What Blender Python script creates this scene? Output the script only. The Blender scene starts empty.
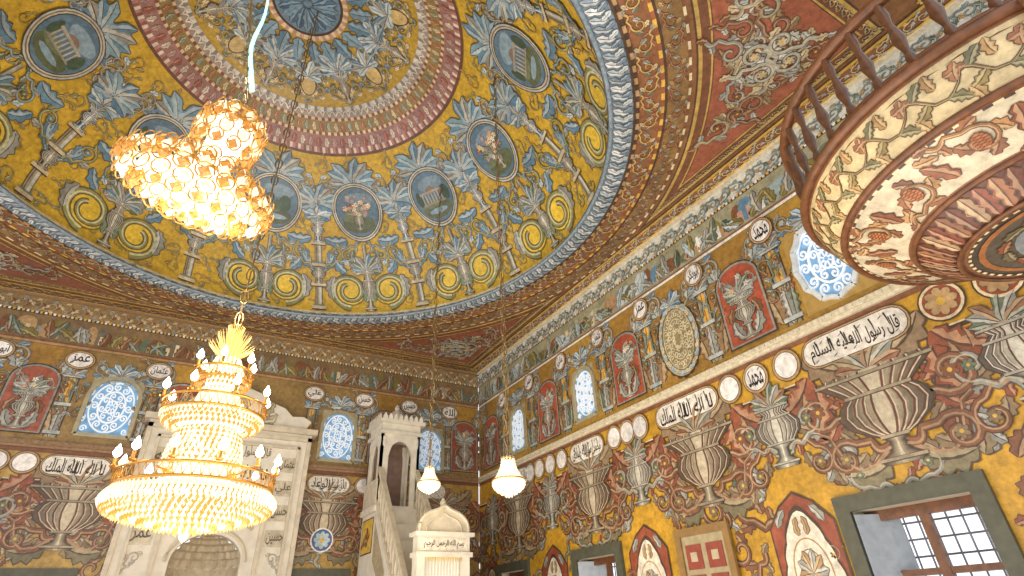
import bpy, math, random, unicodedata
from mathutils import Vector, Matrix
RN=random.Random(11)
PI=math.pi
sc=bpy.context.scene
sc.view_settings.view_transform='Standard'
COL=bpy.context.collection
# ------------------------------------------------------------------ colours
def lin(c):
    o=[]
    for v in c:
        v/=255.
        o.append(v/12.92 if v<=.04045 else ((v+.055)/1.055)**2.4)
    return tuple(o)
def mix(a,b,t=.5): return tuple(a[i]*(1-t)+b[i]*t for i in range(3))
YEL=(200,152,46);YL2=(214,172,74);RED=(168,82,56);BRN=(128,84,56);DRK=(80,60,46);GRY=(146,146,134)
BLU=(98,134,156);LBL=(176,196,200);WHT=(232,226,212);GRN=(104,116,94);ORG=(190,108,66);PNK=(198,152,132)
CRM=(222,204,162);OLV=(132,120,62);TAN=(180,146,100);HIL=(216,196,154)
# ------------------------------------------------------------------ materials
def mk(name,col,rough=.5,metal=0,em=0,emcol=None,noise=.15,nscale=12):
    m=bpy.data.materials.new(name);m.use_nodes=True;nt=m.node_tree;b=nt.nodes['Principled BSDF']
    c=lin(col)
    tc=nt.nodes.new('ShaderNodeTexCoord');n=nt.nodes.new('ShaderNodeTexNoise');n.inputs['Scale'].default_value=nscale;n.inputs['Detail'].default_value=5
    nt.links.new(tc.outputs['Object'],n.inputs['Vector'])
    r=nt.nodes.new('ShaderNodeValToRGB')
    r.color_ramp.elements[0].position=.3;r.color_ramp.elements[1].position=.7
    r.color_ramp.elements[0].color=(*[x*(1-noise) for x in c],1);r.color_ramp.elements[1].color=(*[min(1,x*(1+noise)) for x in c],1)
    nt.links.new(n.outputs['Fac'],r.inputs['Fac']);nt.links.new(r.outputs['Color'],b.inputs['Base Color'])
    b.inputs['Roughness'].default_value=rough;b.inputs['Metallic'].default_value=metal
    if em:
        b.inputs['Emission Color'].default_value=(*lin(emcol or col),1);b.inputs['Emission Strength'].default_value=em
    return m
def paintmat():
    m=bpy.data.materials.new('painted_plaster');m.use_nodes=True;nt=m.node_tree;b=nt.nodes['Principled BSDF']
    a=nt.nodes.new('ShaderNodeAttribute');a.attribute_name='Col'
    tc=nt.nodes.new('ShaderNodeTexCoord')
    n=nt.nodes.new('ShaderNodeTexNoise');n.inputs['Scale'].default_value=14;n.inputs['Detail'].default_value=8;n.inputs['Roughness'].default_value=.7
    n2=nt.nodes.new('ShaderNodeTexNoise');n2.inputs['Scale'].default_value=2.2;n2.inputs['Detail'].default_value=3
    nt.links.new(tc.outputs['Object'],n.inputs['Vector']);nt.links.new(tc.outputs['Object'],n2.inputs['Vector'])
    mr=nt.nodes.new('ShaderNodeMapRange');mr.inputs['From Min'].default_value=.3;mr.inputs['From Max'].default_value=.7;mr.inputs['To Min'].default_value=.64;mr.inputs['To Max'].default_value=1.34
    nt.links.new(n.outputs['Fac'],mr.inputs['Value'])
    m2=nt.nodes.new('ShaderNodeMapRange');m2.inputs['From Min'].default_value=.3;m2.inputs['From Max'].default_value=.7;m2.inputs['To Min'].default_value=.84;m2.inputs['To Max'].default_value=1.14
    nt.links.new(n2.outputs['Fac'],m2.inputs['Value'])
    mu=nt.nodes.new('ShaderNodeMath');mu.operation='MULTIPLY';nt.links.new(mr.outputs[0],mu.inputs[0]);nt.links.new(m2.outputs[0],mu.inputs[1])
    vm=nt.nodes.new('ShaderNodeVectorMath');vm.operation='SCALE';nt.links.new(a.outputs['Color'],vm.inputs[0]);nt.links.new(mu.outputs[0],vm.inputs['Scale'])
    nt.links.new(vm.outputs[0],b.inputs['Base Color']);b.inputs['Roughness'].default_value=.38
    b.inputs['Specular IOR Level'].default_value=.5
    bp=nt.nodes.new('ShaderNodeBump');bp.inputs['Strength'].default_value=.3;bp.inputs['Distance'].default_value=.01
    nt.links.new(n.outputs['Fac'],bp.inputs['Height']);nt.links.new(bp.outputs['Normal'],b.inputs['Normal'])
    return m
PM=paintmat()
M_white=mk('marble_white',(220,212,192),.45,noise=.12,nscale=6)
M_cream=mk('cream_plaster',(206,194,168),.5,noise=.15,nscale=9)
M_trim=mk('trim_paint',(214,202,172),.35,noise=.2,nscale=20)
M_gold=mk('gilt_brass',(206,154,74),.28,.9,noise=.1,em=.08,emcol=(255,190,100))
M_wood=mk('brown_wood',(110,68,38),.35,noise=.35,nscale=18)
M_dwood=mk('turned_wood',(96,62,38),.35,noise=.35,nscale=18)
M_frame=mk('grey_green_frame',(88,88,70),.5,noise=.2)
M_iron=mk('iron_grille',(120,122,128),.5,.3)
M_shut=mk('shutter_white',(176,184,190),.5,noise=.12)
M_pane=mk('daylit_glass',(104,146,180),.3,em=.42,emcol=(126,168,204),noise=.5,nscale=9)
M_lace=mk('plaster_lace',(236,240,242),.5,em=.22,emcol=(235,242,250),noise=.06)
M_cur=mk('white_curtain',(228,222,206),.8,noise=.05)
M_floor=mk('carpet',(140,80,64),.9,noise=.3,nscale=5)
M_cry=mk('crystal_lit',(255,240,210),.1,em=.5,emcol=(255,232,190),noise=.15,nscale=60)
M_cryd=mk('crystal_amber',(206,146,74),.1,em=.2,emcol=(240,165,80),noise=.35,nscale=60)
M_crg=mk('crystal_golden_burst',(240,196,110),.15,em=.7,emcol=(255,205,120),noise=.2,nscale=40)
M_bulb=mk('candle_bulb',(255,252,242),.3,em=12,emcol=(255,246,222),noise=.02)
M_glow=mk('inner_lamp_glow',(255,248,230),.3,em=1.5,emcol=(255,238,200),noise=.02)
M_cyan=mk('cyan_emissive',(180,240,238),.2,em=1.3,emcol=(160,234,228),noise=.05)
M_chain=mk('chain_brass',(140,116,76),.4,.6,noise=.1)
# ------------------------------------------------------------------ painter
class Painter:
    def __init__(s,mp,sub=1):
        s.v=[];s.f=[];s.c=[];s.mp=mp;s.n=0;s.st=[(1,0,0,1,0,0)];s.sub=sub
    def push(s,x,y,rot=0,sx=1,sy=None):
        if sy is None: sy=sx
        a,b,c,d,e,f=s.st[-1];C,S=math.cos(rot),math.sin(rot)
        A,B_,C_,D=C*sx,-S*sy,S*sx,C*sy
        s.st.append((a*A+b*C_,a*B_+b*D,c*A+d*C_,c*B_+d*D,a*x+b*y+e,c*x+d*y+f))
    def pop(s): s.st.pop()
    def raw(s,pts,faces,col,L,j=.1):
        s.n+=1;off=L*.0022+(s.n%41)*.000015
        a,b,c,d,e,f=s.st[-1];n0=len(s.v)
        for x,y in pts: s.v.append(s.mp(a*x+b*y+e,c*x+d*y+f,off))
        k=1+RN.uniform(-j,j);l=lin(col);cc=(min(1,l[0]*k),min(1,l[1]*k),min(1,l[2]*k),1)
        for q in faces:
            s.f.append(tuple(n0+i for i in q));s.c.append(cc)
    def poly(s,pts,col,L=1): s.raw(pts,[tuple(range(len(pts)))],col,L)
    def fan(s,pts,col,L=1):
        n=len(pts);cx=sum(p[0] for p in pts)/n;cy=sum(p[1] for p in pts)/n
        if s.sub<2:
            s.raw(pts+[(cx,cy)],[(i,(i+1)%n,n) for i in range(n)],col,L);return
        V=[];F_=[]
        for k in range(s.sub,0,-1):
            V+=[(cx+(p[0]-cx)*k/s.sub,cy+(p[1]-cy)*k/s.sub) for p in pts]
        for k in range(s.sub-1):
            for i in range(n): F_.append((k*n+i,k*n+(i+1)%n,(k+1)*n+(i+1)%n,(k+1)*n+i))
        V.append((cx,cy));b=(s.sub-1)*n
        F_+=[(b+i,b+(i+1)%n,s.sub*n) for i in range(n)];s.raw(V,F_,col,L)
    def rect(s,x0,y0,x1,y1,col,L=1): s.poly([(x0,y0),(x1,y0),(x1,y1),(x0,y1)],col,L)
    def ell(s,x,y,rx,ry,col,L=1,n=20): s.fan([(x+rx*math.cos(i*2*PI/n),y+ry*math.sin(i*2*PI/n)) for i in range(n)],col,L)
    def ringe(s,x,y,rx,ry,w,col,L=1,n=28):
        s.strip([(x+rx*math.cos(i*2*PI/n),y+ry*math.sin(i*2*PI/n)) for i in range(n+1)],w,col,L)
    def strip(s,pts,w,col,L=1,shift=0):
        n=len(pts)
        if n<2: return
        P=[];F_=[]
        for i,p in enumerate(pts):
            a=pts[max(0,i-1)];b=pts[min(n-1,i+1)];dx,dy=b[0]-a[0],b[1]-a[1];l=math.hypot(dx,dy) or 1
            nx,ny=-dy/l,dx/l;ww=(w[i] if isinstance(w,list) else w)*.5;sh=shift*ww*2
            P.append((p[0]+nx*(ww+sh),p[1]+ny*(ww+sh)));P.append((p[0]-nx*(ww-sh),p[1]-ny*(ww-sh)))
            if i: F_.append((2*i-2,2*i-1,2*i+1,2*i))
        s.raw(P,F_,col,L)
    # ---- motifs
    def stroke(s,pts,w,main,L=3,dark=None,hi=None,end=.25):
        dark=dark or mix(main,DRK,.75);hi=hi or mix(main,HIL,.5)
        n=len(pts);ws=[w*(1-(1-end)*i/(n-1)) for i in range(n)]
        s.strip(pts,[x+w*.34+.003 for x in ws],dark,L);s.strip(pts,ws,main,L+1)
        s.strip(pts,[x*.34 for x in ws],hi,L+2,shift=.5)
    def leaf(s,x,y,ang,ln,wd,col,L=3,bend=.3,lobes=4,hi=None,dark=None):
        n=4*lobes+1;pts=[];ws=[];hi=hi or (mix(col,WHT,.45) if col[2]>col[0]*.85 else mix(col,HIL,.45));dark=dark or mix(col,DRK,.8)
        for i in range(n):
            t=i/(n-1);a=ang+bend*t*2
            if i==0: px,py=x,y
            else: px+=math.cos(a)*ln/(n-1);py+=math.sin(a)*ln/(n-1)
            pts.append((px,py));ws.append(wd*(math.sin(PI*min(1,t*.93+.07))**.75)*(1+.3*math.cos(2*PI*lobes*t+PI)))
        s.strip(pts,[q+.16*wd+.003 for q in ws],dark,L);s.strip(pts,ws,col,L+1)
        s.strip(pts,[q*.34 for q in ws],hi,L+2,shift=.5);s.strip(pts,[q*.1 for q in ws],dark,L+2)
    def fanl(s,x,y,r,n,a0,a1,cols,L=3,w=None):
        w=w or r*abs(a1-a0)/n*1.0
        for i in range(n):
            t=i/(n-1) if n>1 else .5;a=a0+(a1-a0)*t
            rr=r*(.75+.25*math.sin(PI*t))
            s.leaf(x,y,a,rr,w,cols[i%len(cols)],L,bend=.25*(1 if a>(a0+a1)/2 else -1)*(1 if a1>a0 else -1),lobes=2)
    def spiral(s,x,y,r,turns,a0,d,n=None,inner=.15):
        n=n or int(turns*13)+3
        return [(x+r*(1-(1-inner)*i/(n-1))*math.cos(a0+d*turns*2*PI*i/(n-1)),y+r*(1-(1-inner)*i/(n-1))*math.sin(a0+d*turns*2*PI*i/(n-1))) for i in range(n)]
    def rosette(s,x,y,r,n,col,L=4,cc=YL2):
        for i in range(n):
            a=i*2*PI/n;cx,cy=x+math.cos(a)*r*.6,y+math.sin(a)*r*.6
            P=[(cx+r*.44*math.cos(t)*math.cos(a)-r*.3*math.sin(t)*math.sin(a),cy+r*.44*math.cos(t)*math.sin(a)+r*.3*math.sin(t)*math.cos(a)) for t in [k*PI/4 for k in range(8)]]
            sb=s.sub;s.sub=1
            s.fan([( (p[0]-cx)*1.2+cx,(p[1]-cy)*1.2+cy) for p in P],mix(col,DRK,.7),L);s.fan(P,col,L+1);s.sub=sb
        s.ell(x,y,r*.3,r*.3,cc,L+2,8)
    def scroll(s,x,y,size,rot,d,col,lc,L=3,leaves=4,turns=1.5,ros=True,w=.2):
        s.push(x,y,rot,size,size*d)
        tail=[(-1.5+ .1*i, -.95+.0*i+.25*math.sin(i*.45)) for i in range(0,8)]
        sp=s.spiral(0,0,.75,turns,-PI*.62,1)
        pts=tail+sp
        for i in range(leaves):
            k=8+int(i*10/max(1,leaves-1))
            if k<len(pts)-1:
                p=pts[k];q=pts[k+1];a=math.atan2(q[1]-p[1],q[0]-p[0])
                s.leaf(p[0],p[1],a-.75,.78,.48,lc[i%len(lc)],L,bend=.35,lobes=3)
        s.leaf(tail[3][0],tail[3][1],.9,.65,.36,lc[0],L,bend=.3,lobes=2)
        s.leaf(tail[0][0]+.1,tail[0][1],-2.6,.65,.4,lc[-1],L,bend=-.4,lobes=3)
        s.stroke(pts,w,col,L+2,end=.4)
        if ros: s.rosette(0,0,.26,6,lc[-1],L+4)
        s.pop()
    def vase(s,x,y,h,w,prof,cols,L=4,top=True,tc=(GRN,ORG,GRY),fl=DRK):
        n=len(prof)
        def lay(k,e,col,LL):
            P=[];Fs=[]
            for i,p in enumerate(prof):
                hw=p[0]*w*.5*k+e;P+= [(x-hw,y+p[1]*h),(x+hw,y+p[1]*h)]
                if i: Fs.append((2*i-2,2*i-1,2*i+1,2*i))
            s.raw(P,Fs,col,LL,j=.04)
        lay(1,.015*w+.005,DRK,L)
        c0,c1,c2,c3=cols
        for i,(k,c) in enumerate(((1,c0),(.86,mix(c0,c1)),(.7,c1),(.52,mix(c1,c2)),(.34,c2),(.15,c3))): lay(k,0,c,L+1+i*.4)
        for kk in (-.86,-.64,-.42,-.2,.2,.42,.64,.86):
            pts=[(x+kk*p[0]*w*.5,y+p[1]*h) for p in prof[4:]]
            s.strip(pts,.018*w+.003,fl,L+3.5)
            s.strip([(a+.016*w,b) for a,b in pts],.010*w+.002,c3,L+3.7)
        for j in (1,4,n-4,n-2):
            p=prof[j];hw=p[0]*w*.5+.012*w+.004
            s.rect(x-hw,y+p[1]*h-h*.022,x+hw,y+p[1]*h+h*.022,DRK,L+4);s.rect(x-hw,y+p[1]*h-h*.012,x+hw,y+p[1]*h+h*.018,c2,L+4.5)
        if top: s.fanl(x,y+h*.97,h*.45,9,.15,PI-.15,tc,L,w=h*.14)
    def swag(s,x0,x1,y,drop,th,cols,L=3):
        n=14
        for k,c in enumerate(cols):
            f=k/len(cols)
            pts=[(x0+(x1-x0)*i/n,y-(drop*(1-f*.55))*math.sin(PI*i/n)-f*th*.2) for i in range(n+1)]
            ws=[th*(1-f*.3)*(.25+.75*math.sin(PI*i/n)) for i in range(n+1)]
            s.strip(pts,[q+.012 for q in ws],mix(c,DRK,.7),L+k*.8);s.strip(pts,[q*.9 for q in ws],c,L+k*.8+.4)
        for xx in (x0,x1): s.leaf(xx,y+.02,-PI/2,drop*1.1,th*.9,cols[0],L+3,0,3)
    def build(s,name):
        me=bpy.data.meshes.new(name);me.from_pydata(s.v,[],s.f);me.materials.append(PM)
        ca=me.color_attributes.new('Col','FLOAT_COLOR','CORNER');buf=[]
        for f_,c in zip(s.f,s.c): buf.extend(c*len(f_))
        ca.data.foreach_set('color',buf);me.update()
        o=bpy.data.objects.new(name,me);COL.objects.link(o);return o
# ------------------------------------------------------------------ arabic text
FORMS={}
for cp in range(0xFE70,0xFEFD):
    dcmp=unicodedata.decomposition(chr(cp)).split()
    if len(dcmp)==2 and dcmp[0] in('<isolated>','<final>','<initial>','<medial>'): FORMS.setdefault(chr(int(dcmp[1],16)),{})[dcmp[0][1:3]]=chr(cp)
def shape(t):
    out=[]
    for i,ch in enumerate(t):
        F_=FORMS.get(ch)
        if not F_: out.append(ch);continue
        pj=i>0 and 'in' in FORMS.get(t[i-1],{});nj=i<len(t)-1 and t[i+1] in FORMS and 'fi' in FORMS[t[i+1]] and 'in' in F_
        k='me' if pj and nj and 'me' in F_ else 'fi' if pj and 'fi' in F_ else 'in' if nj else 'is'
        out.append(F_.get(k,F_.get('is',ch)))
    return ''.join(reversed(out))
TC={}
def textmesh(t):
    if t in TC: return TC[t]
    cu=bpy.data.curves.new('t','FONT');cu.body=shape(t);cu.align_x='CENTER';cu.align_y='CENTER';cu.size=1;cu.resolution_u=2;cu.offset=.014
    o=bpy.data.objects.new('t',cu);COL.objects.link(o);bpy.context.view_layer.update()
    dg=bpy.context.evaluated_depsgraph_get();me=o.evaluated_get(dg).to_mesh()
    vs=[(v.co.x,v.co.y) for v in me.vertices];fs=[tuple(p.vertices) for p in me.polygons]
    o.evaluated_get(dg).to_mesh_clear();bpy.data.objects.remove(o);bpy.data.curves.remove(cu)
    if vs:
        x0=min(a for a,b in vs);x1=max(a for a,b in vs);y0=min(b for a,b in vs);y1=max(b for a,b in vs)
        vs=[(a-(x0+x1)/2,b-(y0+y1)/2) for a,b in vs];TC[t]=(vs,fs,x1-x0,y1-y0)
    else: TC[t]=([],[],1,1)
    return TC[t]
def put_text(P,t,x,y,w,h,col=(44,32,24),L=8):
    vs,fs,W,H=textmesh(t)
    P.push(x,y,0,w/W,h/H);P.raw(vs,fs,col,L,j=0);P.pop()
def put_stack(P,t,x,y,w,h,col=(44,32,24),L=8):
    ws=t.split();k=(len(ws)+1)//2
    put_text(P,' '.join(ws[:k]),x+w*.24,y-h*.12,w*.52,h*.78,col,L)
    put_text(P,' '.join(ws[k:]),x-w*.24,y-h*.06,w*.52,h*.9,col,L+.3)
    for i in range(9):
        px=x-w*.45+w*.9*i/8;py=y+h*(.36 if i%2 else -.42)
        P.strip([(px-.02,py-.01),(px,py),(px+.025,py+.016)],[.003,.009,.004],col,L+.5)
    for i in range(6):
        px=x-w*.4+w*.8*i/5;P.strip([(px+.01,y-h*.1),(px+.006,y+h*.2),(px-.006,y+h*.5)],[.006,.012,.016],col,L+.5)
NAMES=['الله','محمد','ابوبكر','عمر','عثمان','علي','حسن','حسين']
# ------------------------------------------------------------------ mesh builder
class MB:
    def __init__(s): s.v=[];s.f=[]
    def add(s,v,f):
        n=len(s.v);s.v+=[tuple(p) for p in v];s.f+=[tuple(n+i for i in q) for q in f];return s
    def box(s,a,b):
        x0,y0,z0=a;x1,y1,z1=b
        return s.add([(x0,y0,z0),(x1,y0,z0),(x1,y1,z0),(x0,y1,z0),(x0,y0,z1),(x1,y0,z1),(x1,y1,z1),(x0,y1,z1)],[(0,3,2,1),(4,5,6,7),(0,1,5,4),(1,2,6,5),(2,3,7,6),(3,0,4,7)])
    def lathe(s,c,prof,n=24,a0=0,a1=2*PI,flute=0,nf=0):
        full=abs(a1-a0-2*PI)<1e-6;m=n if full else n+1;V=[];F_=[]
        for r,z in prof:
            for i in range(m):
                a=a0+(a1-a0)*i/n;rr=r*(1+flute*math.cos(nf*a));V.append((c[0]+rr*math.cos(a),c[1]+rr*math.sin(a),c[2]+z))
        for j in range(len(prof)-1):
            for i in range(n):
                k=(i+1)%m;F_.append((j*m+i,j*m+k,(j+1)*m+k,(j+1)*m+i))
        return s.add(V,F_)
    def tube(s,pts,r,n=6,closed=False):
        pts=[Vector(p) for p in pts];V=[];F_=[];N=len(pts);up=Vector((0,0,1))
        for i,p in enumerate(pts):
            a=pts[(i-1)%N] if closed else pts[max(0,i-1)];b=pts[(i+1)%N] if closed else pts[min(N-1,i+1)]
            t=(b-a);t.normalize() if t.length>0 else None
            q=up if abs(t.dot(up))<.95 else Vector((1,0,0));x=t.cross(q).normalized();y=t.cross(x)
            rr=r[i] if isinstance(r,list) else r
            for k in range(n):
                V.append(p+x*math.cos(2*PI*k/n)*rr+y*math.sin(2*PI*k/n)*rr)
        for i in range(N if closed else N-1):
            for k in range(n):
                F_.append((i*n+k,i*n+(k+1)%n,((i+1)%N)*n+(k+1)%n,((i+1)%N)*n+k))
        if not closed: F_+=[tuple(range(n)),tuple((N-1)*n+k for k in reversed(range(n)))]
        return s.add(V,F_)
    def torus(s,c,R,r,n=40,k=8): return s.tube([(c[0]+R*math.cos(i*2*PI/n),c[1]+R*math.sin(i*2*PI/n),c[2]) for i in range(n)],r,k,True)
    def octa(s,c,rx,rz,rot=0):
        C,S=math.cos(rot)*rx,math.sin(rot)*rx
        x,y,z=c
        return s.add([(x+C,y+S,z),(x-S,y+C,z),(x-C,y-S,z),(x+S,y-C,z),(x,y,z+rz),(x,y,z-rz)],[(0,1,4),(1,2,4),(2,3,4),(3,0,4),(1,0,5),(2,1,5),(3,2,5),(0,3,5)])
    def prism(s,pts,axis,a,b):
        n=len(pts)
        V=[(p[0],a,p[1]) if axis=='y' else (a,p[0],p[1]) for p in pts]+[(p[0],b,p[1]) if axis=='y' else (b,p[0],p[1]) for p in pts]
        return s.add(V,[tuple(range(n)),tuple(reversed(range(n,2*n)))]+[(i,(i+1)%n,n+(i+1)%n,n+i) for i in range(n)])
    def warp(s,fn): s.v=[fn(p) for p in s.v];return s
    def obj(s,name,mat,parent=None,smooth=False,kind=None,label=None,cat=None):
        me=bpy.data.meshes.new(name);me.from_pydata(s.v,[],s.f);me.materials.append(mat)
        import bmesh
        bm=bmesh.new();bm.from_mesh(me);bmesh.ops.recalc_face_normals(bm,faces=bm.faces);bm.to_mesh(me);bm.free()
        if smooth:
            for p in me.polygons: p.use_smooth=True
        o=bpy.data.objects.new(name,me);COL.objects.link(o)
        if parent: o.parent=parent;o.matrix_parent_inverse=parent.matrix_world.inverted()
        if kind:o['kind']=kind
        if label:o['label']=label
        if cat:o['category']=cat
        return o
def empty(name,loc,label,cat,kind=None):
    e=bpy.data.objects.new(name,None);e.location=loc;COL.objects.link(e);e['label']=label
    if cat:e['category']=cat
    if kind:e['kind']=kind
    bpy.context.view_layer.update();return e
# ------------------------------------------------------------------ walls
XA=5.115;YB=5.10;HC=6.6
def mapA(x,y,o): return (XA-o,-x,y)
def mapB(x,y,o): return (x,YB-o,y)
def wallbase(P,u0,u1,z0,z1,holes,zones):
    us=sorted(set([u0,u1]+[h[0] for h in holes]+[h[1] for h in holes]));zs=sorted(set([z0,z1]+[h[2] for h in holes]+[h[3] for h in holes]+[z[0] for z in zones]))
    for i in range(len(us)-1):
        for j in range(len(zs)-1):
            cu,cz=(us[i]+us[i+1])/2,(zs[j]+zs[j+1])/2
            if any(h[0]<cu<h[1] and h[2]<cz<h[3] for h in holes): continue
            col=[z[1] for z in zones if z[0]<cz][-1]
            P.raw([(us[i],zs[j]),(us[i+1],zs[j]),(us[i+1],zs[j+1]),(us[i],zs[j+1])],[(0,1,2,3)],col,0,j=0)
VP1=[(.28,0),(.34,.05),(.14,.12),(.1,.22),(.2,.27),(.42,.33),(.66,.43),(.78,.55),(.7,.66),(.54,.74),(.74,.84),(1.0,.95),(.96,1.0)]
VP2=[(.4,0),(.46,.07),(.18,.16),(.16,.3),(.5,.38),(.8,.52),(.86,.66),(.6,.8),(.4,.88),(.62,.97),(.6,1)]
VP3=[(.5,0),(.55,.05),(.2,.13),(.14,.25),(.3,.34),(.24,.42),(.6,.52),(.74,.62),(.5,.74),(.3,.85),(.66,.94),(.7,1)]
URN=((92,78,62),(128,114,92),(160,146,118),(198,184,154))
URN2=((98,92,80),(138,134,118),(174,168,148),(210,204,184))
def arch(x,y0,y1,w,n=10,point=0):
    hw=w/2;return [(x-hw,y0),(x+hw,y0)]+[(x+hw*math.cos(i*PI/n),y1-hw*.8+hw*(.8+point)*math.sin(i*PI/n)) for i in range(n+1)]
def medal(P,x,y,rx,ry,i,L=5):
    P.ell(x,y,rx+.042,ry+.042,DRK,L);P.ell(x,y,rx+.032,ry+.032,TAN,L+1);P.ell(x,y,rx+.008,ry+.008,DRK,L+1.5);P.ell(x,y,rx,ry,(230,224,214),L+2)
    if i is not None:
        put_text(P,NAMES[i%8],x,y,rx*1.5,ry*1.3,L=L+3)
        for d in (1,-1): P.strip([(x+d*rx*.5-.01,y+ry*.55),(x+d*rx*.5+.02,y+ry*.7)],.01,(44,32,24),L+3)
def cart(P,x,y,w,h,t):
    def sh(e):
        hw,hh=w/2+e,h/2+e;r=hh*.95;n=7
        pts=[]
        for sgn in (1,-1):
            pts+= [(sgn*(hw-r*.25-r*.9),-sgn*hh)]
            pts+= [(sgn*(hw-r+r*math.cos(a)),sgn*(hh*.98*math.sin(a))) for a in [-PI/2+PI*k/n for k in range(n+1)]]
            pts+= [(sgn*(hw-r*1.2),sgn*hh)]
        return [(x+a,y+b) for a,b in pts]
    P.fan(sh(.034),DRK,9);P.fan(sh(.024),TAN,10);P.fan(sh(.008),DRK,10.5);P.fan(sh(0),(228,220,204),11)
    if t: put_stack(P,t,x,y,w*.86,h*.8,L=12)
def pilaster(P,x,z0,z1,w=.13):
    P.rect(x-w*.75,z0,x+w*.75,z1,DRK,2);P.rect(x-w*.6,z0,x+w*.6,z1,GRY,2.5);P.rect(x-w*.36,z0,x+w*.36,z1,YL2,3);P.rect(x-w*.08,z0,x+w*.06,z1,ORG,3.5)
    P.leaf(x,z0,PI/2,(z1-z0)*.45,w*.9,GRY,4,0,5)
    for zz in (z0+.05,z1-.12,(z0+z1)/2-.05): P.rect(x-w*.9,zz,x+w*.9,zz+.05,(180,186,178),6);P.rect(x-w*.9,zz-.012,x+w*.9,zz,DRK,6)
    P.fanl(x,z1-.1,.22,5,.3,PI-.3,(BLU,GRY,(150,120,84)),4,w=.09)
def upperslot(P,x,kind,w=1.05,red=RED):
    P.rect(x-w/2,4.28,x+w/2,5.74,RN.choice([(172,132,58),(162,122,56)]),1)
    for d in (1,-1):
        P.scroll(x+d*.34,5.5,.22,.3 if d>0 else 0,d,GRY,((120,144,156),GRY,(150,120,84)),3,3,1.3)
        P.push(x,0,0,d,1)
        P.scroll(.40,5.12,.16,1.2,1,GRN,(GRY,(150,120,84),BRN),3,3,1.2)
        P.scroll(.42,4.72,.15,-1.4,1,BRN,((150,90,62),GRY,GRN),3,3,1.2)
        P.leaf(.42,4.34,PI/2,.42,.18,(150,120,84),3,.2,4)
        P.leaf(.3,5.32,PI*.3,.3,.16,(160,172,168),4,.5,3)
        P.pop()
    if kind=='red':
        P.poly(arch(x,4.3,5.42,.68),DRK,6);P.poly(arch(x,4.32,5.4,.64),GRY,6.6);P.poly(arch(x,4.34,5.37,.59),red,7)
        for d in (1,-1):
            P.scroll(x+d*.19,5.1,.1,.8*d,d,GRY,(GRY,(190,180,150),GRN),8,3,1.2,False)
            P.leaf(x+d*.08,4.4,PI/2-d*.9,.27,.13,GRY,8,d*.5,3);P.leaf(x+d*.2,4.62,PI/2-d*.2,.22,.1,BRN,8,d*.5,3)
        P.vase(x,4.36,.56,.44,VP3,URN2,9,True,(GRY,(170,176,166),GRN,GRY))
        P.fanl(x,4.95,.3,7,.2,PI-.2,(GRY,(170,176,166),GRN,GRY),10,w=.1)
        for k in range(4): P.rosette(x+RN.uniform(-.14,.14),5.0+RN.uniform(0,.22),.04,5,RN.choice([WHT,PNK,CRM]),12)
    elif kind=='med':
        P.fan([(x+(.37+.02*abs(math.cos(10*a)))*math.cos(a),4.83+(.55+.03*abs(math.cos(10*a)))*math.sin(a)) for a in [k*2*PI/80 for k in range(80)]],DRK,6)
        P.ell(x,4.83,.355,.54,(176,172,148),6.6,32);P.ell(x,4.83,.30,.48,(120,104,74),7.2,32)
        for k in range(24):
            a=k*2*PI/24;P.leaf(x+.3*math.cos(a),4.83+.48*math.sin(a),a+1.2,.12,.05,LBL if k%2 else CRM,8,.3,2)
        P.ell(x,4.83,.27,.45,(196,182,142),8,28);P.ell(x,4.83,.25,.43,(150,132,92),8.5,28)
        for r_ in (.9,.62,.34):
            n_=int(22*r_)+4
            for k in range(n_):
                a=2*PI*k/n_;P.strip(P.spiral(x+.24*r_*math.cos(a),4.83+.41*r_*math.sin(a),.045,1.1,a,1 if k%2 else -1,10),.014,(224,212,176),9.5)
        P.ringe(x,4.83,.17,.3,.016,(220,206,166),9.5);P.ringe(x,4.83,.08,.14,.016,(220,206,166),9.5)
        P.fanl(x,5.35,.26,7,.1,PI-.1,(BLU,GRY,LBL),7,w=.1)
def frieze(P,u0,u1,light):
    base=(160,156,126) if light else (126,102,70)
    P.rect(u0,5.76,u1,5.8,WHT if light else TAN,2);P.rect(u0,5.8,u1,5.83,BRN,2);P.rect(u0,5.83,u1,6.28,base,1.5)
    x=u0
    while x<u1:
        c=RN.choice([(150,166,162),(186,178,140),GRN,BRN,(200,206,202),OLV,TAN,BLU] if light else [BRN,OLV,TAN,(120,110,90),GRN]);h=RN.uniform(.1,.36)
        P.ell(x,5.86+h*.5,RN.uniform(.08,.18),h*.5,c,2,10)
        if RN.random()<.6:
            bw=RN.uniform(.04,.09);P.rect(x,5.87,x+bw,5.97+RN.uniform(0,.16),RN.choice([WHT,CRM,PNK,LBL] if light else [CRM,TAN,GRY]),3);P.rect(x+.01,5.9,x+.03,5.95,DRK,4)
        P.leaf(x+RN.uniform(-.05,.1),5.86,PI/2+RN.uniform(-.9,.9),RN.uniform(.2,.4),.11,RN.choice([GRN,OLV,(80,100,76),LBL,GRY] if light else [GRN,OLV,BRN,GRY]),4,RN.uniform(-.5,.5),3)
        x+=RN.uniform(.09,.17)
    P.rect(u0,6.26,u1,6.3,DRK,3)
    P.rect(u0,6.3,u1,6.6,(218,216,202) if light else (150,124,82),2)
    x=u0;k=0
    while x<u1:
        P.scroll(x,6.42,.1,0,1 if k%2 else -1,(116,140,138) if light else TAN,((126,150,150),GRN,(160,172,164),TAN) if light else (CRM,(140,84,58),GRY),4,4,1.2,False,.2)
        x+=.2;k+=1
    n=int((u1-u0)/.06)
    for i in range(n): P.rect(u0+i*.06,6.27,u0+i*.06+.035,6.31,WHT if i%2 else YL2,4)
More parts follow.
